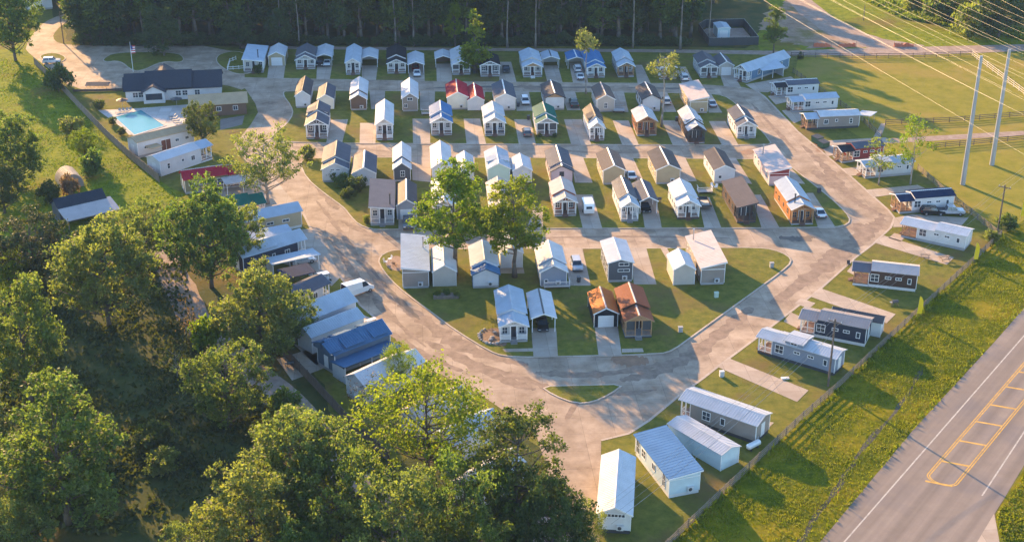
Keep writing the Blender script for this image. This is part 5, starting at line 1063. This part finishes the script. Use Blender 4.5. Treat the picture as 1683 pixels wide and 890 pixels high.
# ------------------------------------------------------------------ trees
def quads_mesh(name, C, X, Y, mat):
    n = len(C); v = np.stack([C-X-Y*.35, C+Y*-1.0, C+X-Y*.35, C+Y], 1).reshape(-1, 3).astype(np.float32)
    me = bpy.data.meshes.new(name); me.vertices.add(n*4); me.vertices.foreach_set('co', v.ravel())
    me.loops.add(n*4); me.loops.foreach_set('vertex_index', np.arange(n*4, dtype=np.int32)); me.polygons.add(n)
    me.polygons.foreach_set('loop_start', np.arange(0, n*4, 4, dtype=np.int32)); me.polygons.foreach_set('loop_total', np.full(n, 4, np.int32))
    me.update(calc_edges=True); me.materials.append(MAT[mat]); return me
def leaf_quads(P, size, g, updn=.25):
    n = len(P); a = g.normal(size=(n, 3)); a[:, 2] *= .6; a /= np.linalg.norm(a, axis=1)[:, None]+1e-9
    b = g.normal(size=(n, 3)); b -= (a*b).sum(1)[:, None]*a; b /= np.linalg.norm(b, axis=1)[:, None]+1e-9
    s = size*g.uniform(.6, 1.35, n)[:, None]; return a*s*.5, b*s*.62
TREE = {}
def gen_tree(kind, seed, H, Rr, cb, nl, nc, nq, leaf, lobe=(.26, .42), clump=.55, shape='egg', bark='bark', limbs=True, flat=1.0, tr=.022):
    g = np.random.default_rng(seed); z0 = H*cb; ch = H-z0; lob = []
    for i in range(nl*40):
        if len(lob) >= nl: break
        p = g.normal(size=3); p /= np.linalg.norm(p); p *= g.uniform(.35, 1.0)**.4; p *= 1+.16*math.sin(3*math.atan2(p[1], p[0])+seed)+.12*math.sin(4*p[2]+2*seed)
        t = (p[2]+1)/2
        if shape == 'egg': w = 1.0 if t < .5 else 1.0
        elif shape == 'cone': t = g.uniform(0, 1)**1.25; p[2] = t*2-1; a = g.uniform(0, 2*math.pi); rr = g.uniform(.25, .95)**.5; p[0], p[1] = math.cos(a)*rr, math.sin(a)*rr; w = max(.1, 1-t*.92)
        elif shape == 'tall': t = g.uniform(0, 1); p[2] = t*2-1; a = g.uniform(0, 2*math.pi); rr = g.uniform(.1, 1)**.5; p[0], p[1] = math.cos(a)*rr, math.sin(a)*rr; w = .45+.55*math.sin(math.pi*min(1, t*.85+.18))*g.uniform(.7, 1.15)
        r = Rr*g.uniform(*lobe)*(1 if shape != 'cone' else max(.45, 1-t*.6))
        c = np.array([p[0]*w*(Rr-r*.7), p[1]*w*(Rr-r*.7), z0+r*.5+(p[2]+1)/2*(ch-r*1.1)])
        if all(np.linalg.norm(c-q[0]) > (r+q[1])*.42 for q in lob): lob.append((c, r))
    P = []
    for c, r in lob:
        k = max(3, int(nc*(r/Rr/.33)**2)); d = g.normal(size=(k, 3)); d[:, 2] = d[:, 2]*.85+.28; d /= np.linalg.norm(d, axis=1)[:, None]
        cc = c+d*r*g.uniform(.55, 1.05, (k, 1))*np.array([1, 1, .8*flat])
        for q in cc:
            m = int(nq*g.uniform(.5, 1.4)); cr = clump*g.uniform(.6, 1.3); P.append(q+g.normal(size=(m, 3))*cr*np.array([.55, .55, .38]))
    P = np.concatenate(P); P[:, 2] = np.maximum(P[:, 2], .15); X, Y = leaf_quads(P, leaf, g)
    crown = quads_mesh('crown', P, X, Y, 'leaves mid green')
    b = MB(); r0 = H*tr; top = z0+ch*.72; pts = [Vector((0, 0, -.1))]; 
    for i in range(1, 6): pts.append(Vector((g.normal()*.02*H*.35, g.normal()*.02*H*.35, top*i/5)))
    rad = [r0*1.25]+[r0*(1-.16*i) for i in range(1, 6)]; b.path(pts, rad, bark, 8)
    if limbs:
        for c, r in lob:
            c = Vector(c); zt = max(z0*.55, min(top*.95, c.z-abs(Vector((c.x, c.y)).length)*.55)); f = zt/top*5; i = min(4, int(f)); s = pts[i].lerp(pts[i+1], f-i)
            m = s.lerp(c, .5)+Vector((0, 0, -.06*(c-s).length)); rr = max(.05, r0*.42*(1-.5*zt/top)); b.path([s, m, c], [rr, rr*.65, rr*.3], bark, 5)
    trunk = b.mesh('trunk')
    for pg in trunk.polygons: pg.use_smooth = True
    TREE[kind] = (trunk, crown, H, Rr)
gen_tree('broad', 1, 14, 7, .08, 60, 17, 44, .27, lobe=(.16, .34), clump=.6)
gen_tree('broadb', 2, 15, 7, .10, 46, 19, 44, .27, lobe=(.17, .38), clump=.6)
gen_tree('broadc', 3, 13, 7, .06, 70, 15, 42, .26, lobe=(.15, .28), clump=.6)
gen_tree('airy', 4, 14, 7.5, .16, 38, 15, 26, .26, lobe=(.2, .34), clump=.95)
gen_tree('spread', 5, 15, 9, .26, 44, 15, 34, .30, lobe=(.15, .27), clump=.8, flat=.75, bark='pale bark')
gen_tree('sapling', 14, 11, 4, .22, 22, 10, 14, .24, lobe=(.2, .36), clump=.55, bark='pale bark', tr=.014)
gen_tree('tall', 6, 22, 7.5, .26, 40, 22, 36, .31, lobe=(.17, .31), clump=.7, shape='tall', flat=.8)
gen_tree('tallb', 7, 20, 7.5, .26, 38, 22, 36, .31, lobe=(.17, .31), clump=.7, shape='tall', flat=.8)
gen_tree('pine', 8, 20, 7, .22, 44, 18, 40, .26, lobe=(.2, .32), clump=.6, shape='tall', flat=.7)
gen_tree('cone', 9, 16, 4.2, .05, 40, 12, 14, .42, lobe=(.26, .42), clump=.6, shape='cone')
gen_tree('thintop', 10, 19, 4, .58, 16, 9, 12, .40, lobe=(.22, .38), clump=.7, bark='pale bark', tr=.014)
gen_tree('bush', 11, 3.2, 2.2, .02, 14, 12, 14, .26, lobe=(.3, .48), clump=.4, tr=.02)
gen_tree('bushb', 12, 2.6, 2.2, .02, 16, 10, 14, .24, lobe=(.26, .44), clump=.45, tr=.02)
gen_tree('bare', 13, 5, 3.5, .15, 14, 5, 6, .16, lobe=(.25, .4), clump=.7, bark='pale bark', tr=.014)
for i in range(4): gen_tree('forest%d' % i, 20+i, 23+i, 5.2, (.22, .34, .16, .28)[i], 26, 13, 16, .58, lobe=(.24, .42), clump=.85, shape='tall', bark='bark')
gen_tree('forestpine', 30, 26, 4.2, .74, 14, 10, 14, .5, lobe=(.26, .4), clump=.8, bark='dim bark', tr=.013)
def plant(kind, loc, H, Rr, leaf, label, cat='tree', group=None, name='tree', rot=None):
    tm, cm, H0, R0 = TREE[kind]; t = thing(name, (loc[0], loc[1], 0), rnd.uniform(0, 6.28) if rot is None else rot, label, cat, group)
    t.scale = (Rr/R0, Rr/R0, H/H0)
    put('trunk', tm, t); c = put('crown', cm, t)
    if leaf != 'leaves mid green': c.material_slots[0].link = 'OBJECT'; c.material_slots[0].material = MAT[leaf]
    return t
def TR(kind, x, top, base, width, leaf, label, **k):
    p = G(x, base); D = math.hypot(p.y, CAMZ); ppm = FPX*math.cos(TH)/1.0*0+.9085*(base+590)/CAMZ
    dep = math.atan2(CAMZ, p.y); R_ = width/2/ppm; H = max(1.0, ((base-top)/ppm-R_*(1-math.cos(dep))*.6)/math.cos(dep)*1.0)
    # account for perspective of the raised crown
    H *= 1-min(.12, H/CAMZ*.35)
    return plant(kind, p, H, R_, 'leaves '+leaf, label, **k)
# village trees
TR('tall',748,256,452,140,'bright','tall bright green tree, leftmost of the pair between the fifth and sixth rows')
TR('tallb',846,284,456,138,'bright','tall bright green tree standing before the white shed, right of its twin')
TR('spread',440,203,335,142,'olive','spreading pale oak with open crown at the west street bend')
TR('broadc',333,158,240,60,'dark','dense dark tree between the bath house and the pool')
TR('tall',748,4,82,34,'bright','slim sunlit tree just behind the houses at the forest edge'); TR('cone',781,12,119,66,'bright','tall sunlit cone shaped tree hiding the charcoal house of the forest row')
TR('thintop',963,40,155,42,'pale','slender bare trunked tree with small pale crown by the blue roofed house'); TR('thintop',1087,77,209,60,'pale','slender bare trunked tree with ragged pale crown by the third row brown wood house')
TR('tall',1271,8,91,44,'mid green','lone narrow tree beside the back road at the dirt patch'); TR('cone',1315,84,97,14,'dark','small dark conifer by the rail fence of the field')
TR('sapling',1444,222,304,60,'bright','slender light green tree in front of the pale grey house, east row'); TR('sapling',1496,178,303,66,'bright','taller slender light green tree behind the pale grey house, east row')
# meadow and woodland on the left
TR('broad',26,-45,100,100,'mid green','large dark tree at the top left edge of the meadow'); TR('bush',97,104,150,46,'dark','round dark shrub at the parking court fence corner',cat='shrub',name='shrub')
TR('broadc',140,207,262,52,'bright','round bright green tree on the open meadow'); TR('bush',152,246,290,42,'mid green','mid green shrub below the round bright meadow tree',cat='shrub',name='shrub'); TR('bushb',120,194,224,46,'pale','pale grey green shrub above the round bright meadow tree',cat='shrub',name='shrub')
TR('broadb',28,182,305,110,'mid green','big green tree at the left meadow edge'); TR('broad',8,255,350,80,'dark','dark tree below the big one at the left meadow edge'); TR('bush',118,284,325,30,'russet','brownish grey shrub growing against the round hut',cat='shrub',name='shrub'); TR('bush',82,298,333,40,'dark','dark shrub between the round hut and the magnolia',cat='shrub',name='shrub')
TR('broadc',62,334,470,138,'magnolia','very dark glossy magnolia like tree left of the meadow shed'); TR('broadb',25,398,480,72,'bright','bright yellow green young tree in front of the dark glossy tree'); TR('bush',135,375,412,60,'olive','olive shrub at the foot of the meadow shed',cat='shrub',name='shrub')
TR('broadb',52,455,660,150,'mid green','large fresh green tree at the left edge of the photo, mid height'); TR('broad',180,342,535,168,'olive','wide golden olive tree in the middle of the left woodland'); TR('broadc',245,318,440,105,'olive','olive tree between the meadow shed and the dark oak')
TR('broad',348,286,472,150,'mid green','tall dark green oak beside the lower west row houses'); TR('broadc',395,318,440,90,'olive','olive tree reaching over the green roofed house'); TR('broadb',432,426,590,160,'olive','large olive tree overhanging the low pale house and the white van'); TR('broadc',490,470,565,80,'olive','smaller olive tree whose branches reach the large pale house')
TR('bush',345,515,575,60,'bright','bright yellow green bush beside the woodland track',cat='shrub',name='shrub'); TR('broadc',378,550,700,155,'mid green','round olive green tree between the track and the shaded hollow'); TR('bare',318,480,570,70,'russet','bare grey branched small tree on the woodland track')
TR('bare',292,560,620,50,'olive','thin young tree at the edge of the woodland track'); TR('broadb',112,628,860,232,'mid green','huge round crowned oak in the lower left of the photo'); TR('broad',30,810,940,135,'olive','yellowish tree crown cut by the lower left corner')
TR('broad',505,650,860,205,'olive','large olive tree at the left of the bottom thicket'); TR('broadb',420,745,940,190,'olive','wide olive crown in front of the large olive tree at the bottom'); TR('broadc',570,715,920,180,'mid green','green crown in the middle of the bottom thicket'); TR('airy',706,585,800,225,'bright','tall airy light green tree covering the pale roofs at the bottom')
TR('pine',850,655,905,190,'dark','tall dark pine at the right end of the bottom thicket'); TR('broadc',765,725,935,160,'mid green','mid green crown left of the tall dark pine'); TR('broadb',650,775,990,190,'olive','olive crown at the bottom edge under the airy tree'); TR('broad',905,780,960,150,'dark','dark lower crown at the foot of the tall pine by the street')
TR('broadc',325,843,960,120,'olive','olive crown at the bottom edge by the shaded hollow'); TR('broad',500,850,985,130,'mid green','dense crown at the bottom edge under the large olive tree'); TR('broadb',790,835,1000,150,'mid green','green crown at the bottom edge below the tall dark pine'); TR('airy',955,815,930,80,'olive','thin olive tree beside the bottom street'); TR('airy',656,556,640,54,'bright','bright sapling in front of the royal blue carport')
TR('bare',596,612,672,80,'russet','reddish bare shrub between the royal blue carport and the bottom thicket',cat='shrub',name='shrub'); TR('bush',470,640,690,60,'mid green','green bush by the dark woodland fence',cat='shrub',name='shrub'); TR('bush',250,690,740,70,'dark','dark bush right of the huge round oak',cat='shrub',name='shrub')
TR('broadc',-40,640,800,160,'dark','dark tree at the left edge beside the huge round oak'); TR('airy',1000,700,760,30,'olive','thin sapling at the corner of the bottom drive') if False else None
TR('bush',265,735,775,60,'olive','yellow olive bush in the shaded hollow',cat='shrub',name='shrub')
SH = 'garden shrubs of the village'
for i, (x, y, w, lf, lb) in enumerate([(545,297,26,'olive','olive shrub left of the large house behind the bushes'),(563,308,30,'mid green','green shrub at the rear of the large house, fourth row'),(585,316,34,'dark','dark shrub between the large house and its grey garage'),(572,326,26,'dark','dark shrub at the kerb by the grey garage'),(603,366,16,'olive','olive shrub at the porch of the grey single slope house'),(718,489,14,'mid green','plants filling the left of the raised garden bed'),(734,487,16,'mid green','plants filling the middle of the raised garden bed'),(750,489,14,'olive','plants filling the right of the raised garden bed'),(424,121,18,'dark','dark shrub at the front of the pale single slope house'),(505,262,30,'olive','olive shrub under the spreading oak on the kerb point'),
    (186,205,16,'dark','dark hedge shrub at the pool fence, upper one'),(200,222,16,'dark','dark hedge shrub at the pool fence, lower one'),(165,180,20,'dark','dark hedge shrub at the top of the pool fence'),(886,225,9,'dark','small dark shrub left of the green roofed house steps'),(912,226,9,'dark','small dark shrub right of the green roofed house steps'),(1205,200,10,'dark','small dark shrub at the back of the pale blue grey house'),(1628,398,26,'olive','wild shrub in the rail fence corner by the utility pole'),(1655,378,34,'mid green','wild green shrub behind the yellow banner at the fence corner'),(1590,60,70,'olive','olive scrub at the edge of the far wood, top right'),(1545,35,60,'mid green','green scrub at the edge of the far wood, top right'),(1500,15,50,'olive','olive scrub nearest the far meadow, top right')]):
    TR('bush' if i % 2 else 'bushb', x, y-w*.75, y, w, lf, lb, cat='shrub', name='shrub', group=SH)
# forest behind the back road
FG = 'trees of the wood behind the back road'; FL = 'tall shaded forest tree in the dense dark wood behind the back road'
fr = random.Random(5)
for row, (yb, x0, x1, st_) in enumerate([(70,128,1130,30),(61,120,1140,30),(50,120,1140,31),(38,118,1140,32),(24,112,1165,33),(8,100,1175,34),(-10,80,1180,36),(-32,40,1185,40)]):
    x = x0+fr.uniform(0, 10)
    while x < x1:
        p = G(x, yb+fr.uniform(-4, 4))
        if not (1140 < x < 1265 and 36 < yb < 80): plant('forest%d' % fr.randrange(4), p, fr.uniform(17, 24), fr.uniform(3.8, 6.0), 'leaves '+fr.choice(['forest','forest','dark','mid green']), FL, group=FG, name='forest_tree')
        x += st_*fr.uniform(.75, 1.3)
for x, y in [(492,77),(650,76),(680,77),(834,79),(880,79),(1118,82),(1165,70),(462,76),(1040,79)]:
    plant('forestpine', G(x, y), fr.uniform(23, 27), fr.uniform(3.0, 4.0), 'leaves forest', 'bare pale pine trunk standing along the front of the dark wood', group='pale pine trunks at the forest front', name='pine_tree')
for x, t_, b_, w_, lf in [(270,8,92,72,'forest'),(395,18,80,62,'forest'),(150,10,74,60,'forest'),(460,12,78,50,'forest')]:
    TR('broadb', x, t_, b_, w_, lf, {270:'broad dim tree on the grass island before the clubhouse',395:'dim tree at the forest edge by the west houses',150:'dim tree at the forest edge by the entrance road',460:'dim tree behind the tan garage'}[x])
x = 130
while x < 1140:
    p = G(x, 74+fr.uniform(-2, 1.5)); plant('bush' if fr.random() < .5 else 'bushb', p, fr.uniform(2, 4), fr.uniform(2, 3.4), 'leaves forest', 'low dark undergrowth shrub along the forest foot', cat='shrub', group='undergrowth shrubs at the forest foot', name='shrub'); x += fr.uniform(14, 26)
for x, y, h, rr, lf, lb in [(1640,62,17,7,'forest','tall dark tree in the far wood at the top right corner, foremost'),(1600,42,15,6,'forest','dark tree in the far wood at the top right, left of the foremost'),(1690,52,18,7,'forest','dark tree at the right edge of the far wood'),(1660,25,17,7,'forest','dark tree deep in the far wood, top right'),(1575,22,14,6,'forest','dark tree at the left end of the far wood, top right'),(1620,5,17,7,'forest','dark tree at the back of the far wood, top right'),(1540,5,13,5,'olive','paler tree at the very left of the far wood, top right'),(1700,0,18,8,'forest','dark tree in the back corner of the far wood')]:
    plant('broad' if x % 20 else 'broadb', G(x, y), h, rr, 'leaves '+lf, lb)
# wild grass: tussocks and seed heads, one object each
def tufts(name, poly, n, h, w, mat, seed, label=None, z=.0, hole=None):
    g = np.random.default_rng(seed); P = px2(poly); xs = [p.x for p in P]; ys = [p.y for p in P]; out = []
    A = np.array([(p.x, p.y) for p in P]); m = 0
    c = np.stack([g.uniform(min(xs), max(xs), n*5), g.uniform(min(ys), max(ys), n*5)], 1); ins = np.zeros(len(c), bool); j = len(A)-1
    for i in range(len(A)):
        a, b = A[i], A[j]; cond = ((a[1] > c[:, 1]) != (b[1] > c[:, 1])) & (c[:, 0] < (b[0]-a[0])*(c[:, 1]-a[1])/(b[1]-a[1]+1e-9)+a[0]); ins ^= cond; j = i
    c = c[ins]; k = np.sin(c[:, 0]*.31+np.sin(c[:, 1]*.23)*2)*np.sin(c[:, 1]*.27+np.sin(c[:, 0]*.19)*2); c = c[g.uniform(-1.1, 1.0, len(c)) < k][:n]; n = len(c)
    a = g.uniform(0, 2*math.pi, n); hh = h*g.uniform(.5, 1.5, n); C = np.stack([c[:, 0], c[:, 1], hh*.48+z], 1)
    X = np.stack([np.cos(a), np.sin(a), np.zeros(n)], 1)*(w*g.uniform(.6, 1.4, n))[:, None]; Y = np.stack([g.normal(size=n)*.25*hh, g.normal(size=n)*.25*hh, hh*.5], 1)
    me = quads_mesh(name, C, X, Y, mat); o = put(name, me); o['kind'] = 'stuff'; return o
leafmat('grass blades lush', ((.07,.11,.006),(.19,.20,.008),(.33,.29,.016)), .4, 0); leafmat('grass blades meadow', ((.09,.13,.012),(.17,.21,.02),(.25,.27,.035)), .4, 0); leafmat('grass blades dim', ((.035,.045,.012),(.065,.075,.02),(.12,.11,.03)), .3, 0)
tufts('verge_grass', [(1683,400),(1648,392),(1466,560),(1378,643),(1108,893),(1040,960),(1310,960),(1362,866),(1496,703),(1640,548),(1683,500)], 60000, .24, .07, 'grass blades lush', 1)
tufts('verge_grass', [(1690,768),(1656,822),(1638,845),(1646,890),(1760,890),(1760,700)], 5000, .25, .14, 'grass blades lush', 2)
tufts('meadow_grass', [(0,95),(72,110),(120,160),(175,227),(262,305),(320,335),(290,400),(180,425),(0,420)], 16000, .2, .14, 'grass blades meadow', 3)
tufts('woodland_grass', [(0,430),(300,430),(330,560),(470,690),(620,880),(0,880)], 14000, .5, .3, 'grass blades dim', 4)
tufts('verge_grass', [(1647,386),(1465,553),(1377,636),(1320,684),(1146,846),(1058,930),(1068,940),(1152,854),(1326,692),(1384,646),(1470,561),(1653,392)], 16000, .7, .16, 'grass blades lush', 6)
tufts('wild_grass', [(1500,5),(1683,52),(1683,66),(1480,30),(1420,0)], 6000, .8, .5, 'grass blades meadow', 7)
tufts('verge_grass', [(1683,490),(1636,548),(1500,694),(1360,862),(1300,960),(1318,960),(1366,872),(1506,702),(1640,556),(1690,502)], 9000, .45, .12, 'grass blades lush', 8)
dw = smooth(px2([(1520,600),(1499,634),(1477,671),(1436,716),(1403,756),(1377,801),(1340,849),(1310,900)]), 2, False)
paint('ditch mud', (.055,.05,.025), .7, var=.4, scale=1.5)
sheet('ditch_water', wobble(strip(dw, (.5,.8)), 1, .2, 9), .02, 'ditch mud')
p = G(1376,822); t = thing('marker_post', (p.x, p.y, 0), 0, 'short orange marker post standing by the ditch', 'marker post'); q = MB(); q.tube((0,0,0),(0,0,1.2),.05,.05,'banner yellow',8); q.build('shaft', t); q = MB(); q.tube((0,0,1.2),(0,0,1.45),.07,.07,'orange net',8); q.build('cap', t)
# ------------------------------------------------------------------ air
if HAZE:
    hb = MB(); hb.box(-690, 690, -60, 1150, -1, 112, 'white trim'); o = hb.build('haze'); o.data.materials.clear()
    m = bpy.data.materials.new('haze air'); m.use_nodes = True; n = m.node_tree.nodes; n.remove(n['Principled BSDF'])
    v = n.new('ShaderNodeVolumePrincipled'); v.inputs['Density'].default_value = HAZE; v.inputs['Color'].default_value = (.40, .62, 1.0, 1); v.inputs['Anisotropy'].default_value = 0.0
    m.node_tree.links.new(v.outputs[0], n['Material Output'].inputs['Volume']); o.data.materials.append(m); o['kind'] = 'stuff'
